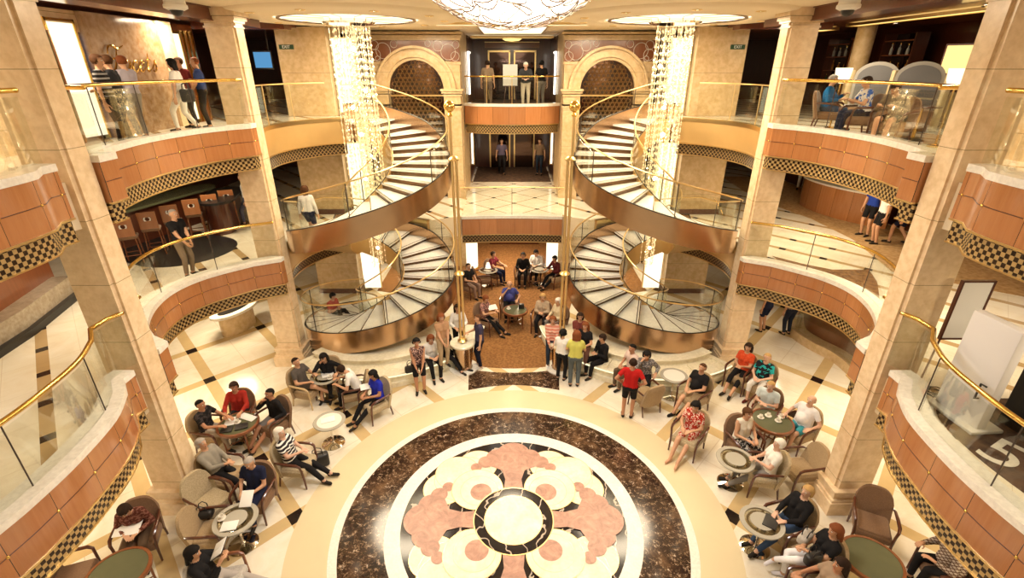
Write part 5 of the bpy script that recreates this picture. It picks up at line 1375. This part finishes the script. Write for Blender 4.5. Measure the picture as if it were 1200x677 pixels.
GLY = {'F': [[(-0.10, 0.62), (-0.05, 0.85), (0.16, 0.90), (0.42, 0.80), (0.72, 0.92)], [(0.36, 0.82), (0.32, 0.5), (0.22, 0.14), (0.05, 0.0), (-0.10, 0.10), (-0.04, 0.2)], [(0.12, 0.44), (0.34, 0.48), (0.52, 0.42)]],
       'a': [[(0.34, 0.36), (0.2, 0.42), (0.04, 0.26), (0.06, 0.04), (0.2, 0.0), (0.34, 0.2), (0.38, 0.4), (0.36, 0.1), (0.42, 0.0), (0.52, 0.1)]],
       'c': [[(0.32, 0.32), (0.24, 0.42), (0.08, 0.32), (0.04, 0.1), (0.16, 0.0), (0.30, 0.04), (0.42, 0.14)]],
       'e': [[(0.05, 0.16), (0.24, 0.24), (0.30, 0.36), (0.20, 0.42), (0.06, 0.28), (0.06, 0.06), (0.18, 0.0), (0.32, 0.06), (0.42, 0.16)]],
       't': [[(0.18, 0.72), (0.16, 0.4), (0.12, 0.08), (0.2, 0.0), (0.32, 0.1)], [(0.02, 0.44), (0.18, 0.46), (0.34, 0.45)]],
       's': [[(0.0, 0.1), (0.16, 0.3), (0.22, 0.44), (0.24, 0.3), (0.30, 0.12), (0.20, 0.0), (0.06, 0.04)]]}
for ch, x0, sz in (('F', -0.82, 0.60), ('a', -0.42, 0.56), ('c', -0.15, 0.56), ('e', 0.08, 0.56), ('t', 0.32, 0.56), ('s', 0.54, 0.56)):
    g = MB()
    for st in GLY[ch]:
        pts = smooth_line([Vector((0.03, (x+0.25*y)*sz+x0, y*sz)) for x, y in st], 5)
        n = len(pts)-1
        g.tube(pts, [0.012+0.014*math.sin(PI*i/n) for i in range(n+1)], 6)
    g.build('letter', M['brass'], t)
for y in (15.25, 15.45, 15.65):
    t = tag(MB().box((0, 0, 0), (0.05, 0.05, 2.38)).build('brass_strip', M['brass'], smooth=False), 'upright brass strip on the dark wood beside the narrow bright panel', 'trim', 'brass strips on the shop wall'); t.location = (XW+0.03, y, Z3+1.2)
t = thing('television', 'wall television with a blue picture behind the left far column', 'television', (-8.05, 17.5, 8.08))
MB().rbox((0, 0, 0), (0.62, 0.06, 0.56), 0.015).build('casing', M['black'], t); MB().box((0, -0.033, 0), (0.54, 0.01, 0.46)).build('screen', M['screen_glow'], t, smooth=False)
MB().tube([(0, 0.03, 0), (0, 0.5, 0.2), (0, 0.5, 0.9)], 0.025, 8).build('bracket', M['steel'], t)
# ------------------------------------------------------------------ top deck, right: the bar
def bottle_unit(label, x, y, w, n):
    t = thing('bottle_shelf', label, 'shelf', (x, y, Z3))
    MB().box((0.2, 0, 1.2), (0.05, w, 2.4)).build('back_panel', M['mirror'], t, smooth=False)
    for s in (-1, 1): MB().box((0, s*w/2, 1.2), (0.4, 0.05, 2.4)).build('side_panel', M['dark_wood'], t, smooth=False)
    for z in (0.9, 1.35, 1.8, 2.2): MB().box((0, 0, z), (0.36, w-0.05, 0.03)).build('shelf', M['red_wood'], t, smooth=False)
    rr = random.Random(int(y*10))
    for k in range(n):
        z = (0.915, 1.365, 1.815)[k % 3]; h = rr.uniform(0.2, 0.32)
        b = thing('bottle', f'bottle on the dark shelf unit, {label.split(",")[1].strip()}', 'bottle', (x-0.05, y-w/2+0.12+(w-0.24)*(k/(n-1)), Z3+z), group='bottles on shelf '+label.split(',')[1].strip())
        mt = [plain('green bottle', (0.02, 0.07, 0.03), 0.1), plain('amber bottle', (0.30, 0.12, 0.02), 0.1), plain('clear bottle', (0.5, 0.5, 0.46), 0.1)][k % 3]
        MB().lathe([(0, 0), (0.042, 0), (0.042, h*0.6), (0.016, h*0.75), (0.016, h), (0, h)], n=10).build('glass_body', mt, b)
        MB().lathe([(0, h), (0.019, h), (0.019, h+0.03), (0, h+0.03)], n=10).build('cap', M['brass'], b)
bottle_unit('tall dark bottle shelf, behind the right far column', 11.9, 19.6, 1.3, 10)
bottle_unit('tall dark bottle shelf, behind the pale round pillar', 11.9, 16.6, 1.3, 10)
bottle_unit('tall dark bottle shelf, right of the arched screens', 11.9, 12.6, 1.2, 9)
for i, (x, y, rz, w) in enumerate(((9.9, 14.5, 40, 'left'), (10.2, 13.35, 40, 'right'))):
    t = thing('booth_screen', f'arched grey booth screen with a pale border, the {w} one of two', 'screen', (x, y, Z3), R(-rz))
    out = [(-0.5, 0.5), (0.5, 0.5), (0.5, 1.25)]+[(0.5*math.cos(PI*k/14), 1.25+0.36*math.sin(PI*k/14)) for k in range(1, 14)]+[(-0.5, 1.25)]
    def sheet(k, y0, y1):
        mb = MB(); n = len(out); c = (0, 1.0)
        vs = [(a*k, y0, c[1]+(b-c[1])*k) for a, b in out]+[(a*k, y1, c[1]+(b-c[1])*k) for a, b in out]
        mb.add(vs, [tuple(range(n)), tuple(range(2*n-1, n-1, -1))]+[(q, n+q, n+(q+1) % n, (q+1) % n) for q in range(n)], flat=True); return mb
    sheet(1.0, -0.03, 0.03).build('frame', plain('pale grey frame', (0.38, 0.36, 0.33), 0.4), t, smooth=False)
    sheet(0.86, -0.045, 0.0).build('panel', plain('blue grey cloth panel', (0.16, 0.16, 0.17), 0.8), t, smooth=False)
    MB().rbox((0, -0.25, 0.25), (1.0, 0.5, 0.5), 0.05).build('bench', M['brown_fabric'], t)
for x, y in ((9.5, 14.95), (10.0, 13.95), (10.55, 12.85)):
    o = MB().rbox((0, 0, 0.7), (0.13, 0.13, 1.4), 0.015).build('screen_post', plain('pale gold post', (0.62, 0.50, 0.30), 0.4)); o.location = (x, y, Z3)
    tag(o, 'pale square post beside the arched booth screens', 'post', 'posts of the booth screens')
for x, y, w in ((8.36, 13.5, 'left of the arched screens'), (8.62, 10.3, 'beside the right near column')):
    t = thing('lamp_stand', f'bell-shaped white lamp glowing {w}', 'lamp', (x, y, Z3))
    MB().lathe([(0.0, 0), (0.14, 0), (0.14, 0.03), (0.03, 0.06)], n=16).build('base', M['brass'], t); MB().tube([(0, 0, 0.05), (0, 0, 1.1)], 0.02, 8).build('stem', M['brass'], t)
    MB().lathe([(0.04, 1.1), (0.12, 1.13), (0.17, 1.25), (0.19, 1.46)], n=20, cap=False).build('shade', M['lamp_soft'], t)
t = thing('lit_sign', 'glowing amber sign panel behind the right bar', 'sign', (11.0, 13.3, 8.05), R(-50))
MB().box((0, 0, 0), (0.62, 0.05, 0.62)).build('panel', M['yellow_glow'], t, smooth=False); MB().box((0, 0.03, 0), (0.7, 0.04, 0.7)).build('frame', M['dark_wood'], t, smooth=False)
t = tag(MB().lathe([(0.25, 0), (0.25, 2.6)], n=24).build('pillar', M['stone']), kind='structure'); t.location = (10.4, 16.2, Z3)
for k in range(7):
    o = MB().box((0, 0, 1.15), (0.07, 0.05, 2.3)).build('slat', M['red_wood' if k % 2 else 'panel_wood'], smooth=False); o.location = (11.3+0.0*k, 17.4+0.14*k, Z3)
    tag(o, 'upright red brown slat of the bar divider by the shelf', 'slat', 'slats of the bar divider'); o.name = 'divider_post'
lightbox('cove_light', 'long amber ceiling cove over the right bar', (9.9, 13.5, 8.98), (0.3, 5.2), 'yellow_glow')
lightbox('cove_light', 'short amber ceiling cove beside the right far column', (9.7, 18.0, 8.98), (1.2, 0.9), 'yellow_glow')
rnd = random.Random(4)
for k in range(16):
    s = 1 if k < 10 else -1
    d = thing('spotlight', f'tiny spotlight in the dark {"right" if s > 0 else "left"} top deck ceiling', 'ceiling light', (s*rnd.uniform(7.6, 11.5), rnd.uniform(9, 18), 9.01), group=f'spotlights in the dark {"right" if s > 0 else "left"} ceiling')
    MB().lathe([(0.0, 0.0), (0.06, 0.0)], n=12, cap=False).build('lens', M['spot_glow'], d); MB().lathe([(0.06, 0.004), (0.085, -0.01), (0.09, 0.01)], n=12, cap=False).build('trim', M['steel'], d)
for x, y in ((8.9, 12.6), (8.9, 11.3)):
    t = thing('bar_table', 'small dark bar table beside the seated guests, %s' % ('farther from the camera' if y > 12 else 'nearer the camera'), 'table', (x, y, Z3))
    MB().lathe([(0, 0.68), (0.34, 0.68), (0.35, 0.70), (0.34, 0.72), (0, 0.72)], n=24).build('top', M['dark_wood'], t); MB().tube([(0, 0, 0.02), (0, 0, 0.68)], 0.035, 8).build('stem', M['brass'], t); MB().lathe([(0, 0), (0.22, 0), (0.22, 0.02), (0.04, 0.05)], n=20).build('base', M['steel'], t)
# ------------------------------------------------------------------ middle deck, left: the bar with stools
def stool(label, x, y, f):
    def make():
        t = empty('bar_stool')
        MB().rbox((0, 0, 0.72), (0.42, 0.42, 0.08), 0.03).build('seat', M['brown_fabric'], t)
        mb = MB()
        for c, d in (((0, -0.21, 1.16), (0.42, 0.04, 0.14)), ((0, -0.21, 0.88), (0.42, 0.04, 0.22)), ((-0.15, -0.21, 1.04), (0.12, 0.04, 0.12)), ((0.15, -0.21, 1.04), (0.12, 0.04, 0.12))): mb.box(c, d)
        mb.build('backrest', M['panel_wood2'], t, smooth=False)
        MB().lathe([(0.055, -0.012), (0.085, -0.02), (0.085, 0.02), (0.055, 0.012), (0.055, -0.012)], n=16, cap=False, M=Matrix.Translation((0, -0.21, 1.04)) @ Matrix.Rotation(PI/2, 4, 'X')).build('hole_ring', M['coping'], t)
        for sx_ in (-1, 1):
            for sy in (-1, 1): MB().tube([(sx_*0.20, sy*0.20, 0), (sx_*0.17, sy*0.17, 0.70)], 0.018, 6).build('leg', M['red_wood'], t)
        for sy in (-1, 1): MB().tube([(-0.19, sy*0.19, 0.25), (0.19, sy*0.19, 0.25)], 0.012, 6).build('stretcher', M['red_wood'], t)
        return t
    return first_or_copy('stool', make, (x, y, Z2), R(f-90), label, 'bar stool', 'bar stools on the left middle deck')
M['panel_wood2'] = wood('orange stool wood', (0.26, 0.085, 0.025), (0.38, 0.15, 0.05), 0.3)
names = ('nearest the left near column', 'second from the left near column', 'third from the left near column', 'fourth from the left near column', 'fifth from the left near column', 'farthest from the left near column')
for k, (x, y) in enumerate(((-10.1, 12.3), (-9.95, 13.0), (-9.8, 13.7), (-9.6, 14.4), (-9.4, 15.0), (-9.2, 15.6))):
    stool(f'wooden bar stool with a round hole in its back, {names[k]}', x, y, 118)
def stadium(a, b, r, n=14):
    a, b = Vector(a), Vector(b); d = (b-a).normalized(); ang = math.atan2(d.y, d.x)
    return [(b.x+r*math.cos(ang-PI/2+PI*k/n), b.y+r*math.sin(ang-PI/2+PI*k/n)) for k in range(n+1)]+[(a.x+r*math.cos(ang+PI/2+PI*k/n), a.y+r*math.sin(ang+PI/2+PI*k/n)) for k in range(n+1)]
t = thing('bar_counter', 'dark polished bar counter with a rounded end behind the left stools', 'counter', (0, 0, Z2))
MB().prism(stadium((-9.5, 16.2), (-9.15, 14.9), 0.52), 0.98, 1.05).build('end_top', M['black_gloss'] if 'black_gloss' in M else M['black'], t, smooth=False)
MB().prism(stadium((-9.5, 16.2), (-9.15, 14.9), 0.34), 0.0, 0.98).build('end_base', M['dark_wood'], t, smooth=False)
MB().prism(stadium((-11.4, 13.6), (-10.6, 16.6), 0.45), 1.0, 1.07).build('long_top', M['green_stone'], t, smooth=False)
MB().prism(stadium((-11.4, 13.6), (-10.6, 16.6), 0.30), 0.0, 1.0).build('long_base', M['dark_wood'], t, smooth=False)
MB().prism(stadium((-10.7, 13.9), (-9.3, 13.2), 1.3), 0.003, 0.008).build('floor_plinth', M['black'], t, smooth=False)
# dark wooden wall with a marble ledge, left middle deck
t = thing('marble_ledge', 'long pale marble ledge on a black plinth before dark red wood', 'ledge', (0, 0, Z2))
q = [(-9.1, 6.6), (-9.35, 8.4), (-9.85, 10.2)]
MB().wall([Vector(p) for p in q], 0.0, 0.14, 1.2).build('plinth', M['black'], t); MB().wall([Vector((p[0]-0.12, p[1])) for p in q], 0.14, 0.50, 0.5).build('marble_block', M['grey_stone'], t)
MB().wall([Vector((p[0]-0.5, p[1])) for p in q], 0.14, 2.4, 0.15).build('wood_panel', M['red_wood'], t)
for y in (7.2, 8.9): MB().tube([(-9.78-0.1*(y-7.2), y+0.3*math.cos(2*PI*k/20), 1.3+0.3*math.sin(2*PI*k/20)) for k in range(20)], 0.018, 5, closed=True).build('carved_ring', M['dark_wood'], t)
# ------------------------------------------------------------------ middle deck, right
mb = MB(); cq = [at(u, v, Z2) for u, v in ((872, 224), (905, 240), (950, 256), (1000, 281), (1045, 318))]
mb.prism([(p.x, p.y) for p in cq]+[(12.5, 9.5), (12.5, 23.5), (10.0, 23.5)], Z2, Z2+0.008)
tag(mb.build('floor_carpet_right', carpet('amber deck carpet', (0.38, 0.20, 0.07), (0.62, 0.40, 0.18), 10), smooth=False), kind='structure')
cq = [at(u, v, Z2) for u, v in ((905, 300), (940, 309), (975, 316), (1018, 316), (1028, 330), (1031, 352))]+[Vector((-p.x, p.y)) for p in offset(E2M, 0.30)[6:-6]]
mb = MB(); mb.prism([(p.x, p.y) for p in cq], Z2, Z2+0.008)
tag(mb.build('floor_carpet_strip', carpet('brown speckled carpet', (0.10, 0.045, 0.02), (0.34, 0.18, 0.07), 9), smooth=False), kind='structure')
t = thing('wooden_kiosk', 'curved cherry wood counter far back on the right middle deck', 'counter', (0, 0, Z2))
q = smooth_line([(11.9, 19.3), (11.05, 18.6), (10.9, 17.6), (11.15, 16.5), (11.6, 15.7), (12.05, 15.2)], 5)
MB().wall(q, 0.0, 1.0, 0.2).build('wood_front', M['panel_wood'], t); MB().wall(offset(q, -0.04), 1.0, 1.06, 0.45).build('top', M['coping'], t)
t = thing('easel_sign', 'blank white sign board in a dark frame beside the right near column', 'notice board', (7.05, 6.78, Z2))
MB().box((0, 0, 1.35), (0.46, 0.03, 0.96)).build('board', M['white'], t, smooth=False)
g = MB()
for s in (-1, 1): g.box((s*0.24, 0, 1.35), (0.03, 0.05, 1.02)); g.box((0, 0, 1.35+s*0.495), (0.46, 0.05, 0.03))
g.build('frame', M['dark_wood'], t, smooth=False)
for s in (-1, 1): MB().tube([(s*0.25, 0.02, 0), (s*0.2, 0.02, 0.9)], 0.015, 6).build('leg', M['dark_wood'], t)
t = thing('white_panel_stand', 'tall white display panel leaning behind the right railing', 'display panel', (6.62, 5.9, Z2), R(4))
MB().rbox((0.08, 0, 0.84), (0.16, 0.70, 1.60), 0.03).build('panel', plain('pearl white panel', (0.80, 0.76, 0.74), 0.35), t)
MB().rbox((0.14, 0, 0.03), (0.5, 0.8, 0.06), 0.02).build('foot', M['white'], t)
MB().tube([(0.0, -0.2, 0.5), (-0.06, -0.2, 0.5), (-0.06, -0.2, 0.75), (-0.06, -0.28, 0.75)], 0.015, 6).build('bracket', M['black'], t)
for y, z in ((0.2, 1.0), (0.05, 0.75), (-0.15, 1.05), (-0.05, 0.55)): MB().lathe([(0, 0), (0.014, 0.0), (0.014, 0.01), (0, 0.01)], n=8, M=Matrix.Translation((0.018, y, z)) @ Matrix.Rotation(-PI/2, 4, 'Y')).build('bolt', M['black'], t)
t = thing('black_cabinet', 'black cabinet with a bright screen at the right photo edge', 'cabinet', (7.75, 5.25, Z2), R(8))
MB().rbox((0, 0, 0.62), (0.9, 1.3, 1.24), 0.02).build('body', M['black'], t)
MB().rbox((-0.2, 0.25, 1.45), (0.05, 0.7, 0.42), 0.01).build('screen_casing', M['black'], t); MB().box((-0.232, 0.25, 1.45), (0.01, 0.62, 0.34)).build('screen', plain('blue picture', (0.03, 0.10, 0.5), 0.3), t, smooth=False)
MB().box((-0.24, 0.05, 1.42), (0.01, 0.24, 0.26)).build('white_figure', M['white'], t, smooth=False); MB().tube([(-0.1, 0.25, 1.2), (-0.15, 0.25, 1.3)], 0.05, 8).build('screen_foot', M['black'], t)
mb = MB(); rg = smooth_line([(6.75, 6.35), (6.40, 5.9), (6.28, 5.2), (6.32, 4.5), (6.5, 3.7), (6.9, 2.9)], 5)
mb.prism([(p.x, p.y) for p in rg]+[(9.4, 2.9), (9.4, 6.35)], 0.0, 0.010)
t = mb.build('rug', M['dark_carpet'], smooth=False); t.location = (0, 0, Z2); tag(t, 'dark brown patterned rug with big pale swirls on the right deck', 'rug')
for ch, x, y, ang in (('5', 6.66, 5.12, -62), ('0', 6.86, 4.55, -62)): text_mesh('pale_swirl', ch, 1.0, 0.002, M['coping'], t, (x, y, 0.013), (0, 0, R(ang)))
t = thing('cable_coil', 'loose coil of dark cable on the floor by the right balcony', 'cable', (6.75, 6.45, Z2+0.012))
mb = MB(); mb.tube([((0.14+0.03*math.sin(k*1.7))*math.cos(k*0.5)+0.02*math.sin(k), (0.14+0.03*math.cos(k))*math.sin(k*0.5), 0.012+0.002*k) for k in range(36)], 0.010, 6)
mb.build('cable', M['black'], t)
# ------------------------------------------------------------------ ground floor side fittings
def case(label, q, sx, h):
    t = thing('display_case', label, 'display case')
    MB().wall(q, 0.0, 0.28, 0.5).build('marble_base', M['stone'], t); MB().wall(offset(q, 0.06), 0.28, h, 0.02).build('glass_front', M['glass'], t)
    MB().wall(offset(q, 0.42), 0.28, h, 0.06).build('back_panel', M['red_wood'], t); MB().wall(offset(q, 0.0), h, h+0.12, 0.5).build('top', M['dark_wood'], t)
    MB().wall(offset(q, 0.1), 0.8, 0.82, 0.3).build('shelf', M['glass'], t)
    return t
case('curved glass display case with a marble base under the right middle deck', smooth_line([(9.42, 11.2), (9.40, 12.2), (9.1, 12.9), (8.95, 13.7), (9.3, 14.6)], 5)[::-1], 1, 1.9)
t = thing('oval_counter', 'oval pale counter with a dark inset under the left middle deck', 'counter', (-9.0, 14.2, 0), R(70))
n = 40
def oval(a, b, z0, z1, nm, mt): MB().prism([(a*math.cos(2*PI*k/n), b*math.sin(2*PI*k/n)) for k in range(n)], z0, z1).build(nm, M[mt], t, smooth=False)
oval(0.62, 0.30, 0.0, 0.70, 'body', 'stone'); oval(0.85, 0.46, 0.70, 0.78, 'top', 'coping'); oval(0.60, 0.26, 0.78, 0.785, 'inset', 'black')
# ================================================================== light
def area(loc, size, power, col=(1.0, 0.82, 0.57), rot=(0, 0, 0), shape='DISK', sy=None, spread=None):
    l = bpy.data.lights.new('lamp', 'AREA'); l.shape = shape; l.size = size; l.energy = power; l.color = col
    if sy: l.size_y = sy
    if spread: l.spread = R(spread)
    o = bpy.data.objects.new('lamp', l); COL.objects.link(o); o.location = loc; o.rotation_euler = rot
    return o
W = bpy.data.worlds.new('world'); SC.world = W; W.use_nodes = True
W.node_tree.nodes['Background'].inputs[0].default_value = (1.0, 0.83, 0.58, 1)
W.node_tree.nodes['Background'].inputs[1].default_value = 0.42
area((0, 6.7, 8.3), 2.2, 290, (1.0, 0.93, 0.87))
for sx in (1, -1):
    area((sx*4.11, 14.0, 8.9), 2.8, 330)
    for x, y in ((8.5, 4.5), (8.6, 9.6), (9.3, 14.0), (4.5, 18.3)): area((sx*x, y, 2.25), 0.9, 60)
    for x, y in ((8.3, 4.5), (8.3, 9.6), (9.0, 14.0)): area((sx*x, y, 5.55), 0.9, 75 if sx > 0 else (22 if y < 6 else 48))
    for x, y in ((8.6, 5.5), (8.4, 9.6), (8.6, 14.0)): area((sx*x, y, 8.95), 0.7, 60)
    area((sx*3.2, 10.2, 8.95), 1.0, 120)
    area((sx*3.0, 17.4, 8.9), 0.8, 130)
area((0, 14.8, 8.95), 1.2, 160)
area((0, 20.5, 2.25), 0.9, 50); area((0, 18.3, 2.25), 0.9, 60); area((0, 22.5, 5.55), 0.8, 35); area((0, 22, 8.95), 0.8, 35)
vs = SC.view_settings
SC.display_settings.display_device = 'sRGB'
vs.view_transform = 'Standard'; vs.look = 'None'; vs.gamma = 1.0; vs.use_curve_mapping = False
vs.exposure = 0.45
SC.cycles.use_denoising = True
SC.cycles.max_bounces = 7; SC.cycles.diffuse_bounces = 3; SC.cycles.glossy_bounces = 3; SC.cycles.transparent_max_bounces = 24
SC.cycles.sample_clamp_indirect = 6.0
SC.cycles.caustics_reflective = False; SC.cycles.caustics_refractive = False
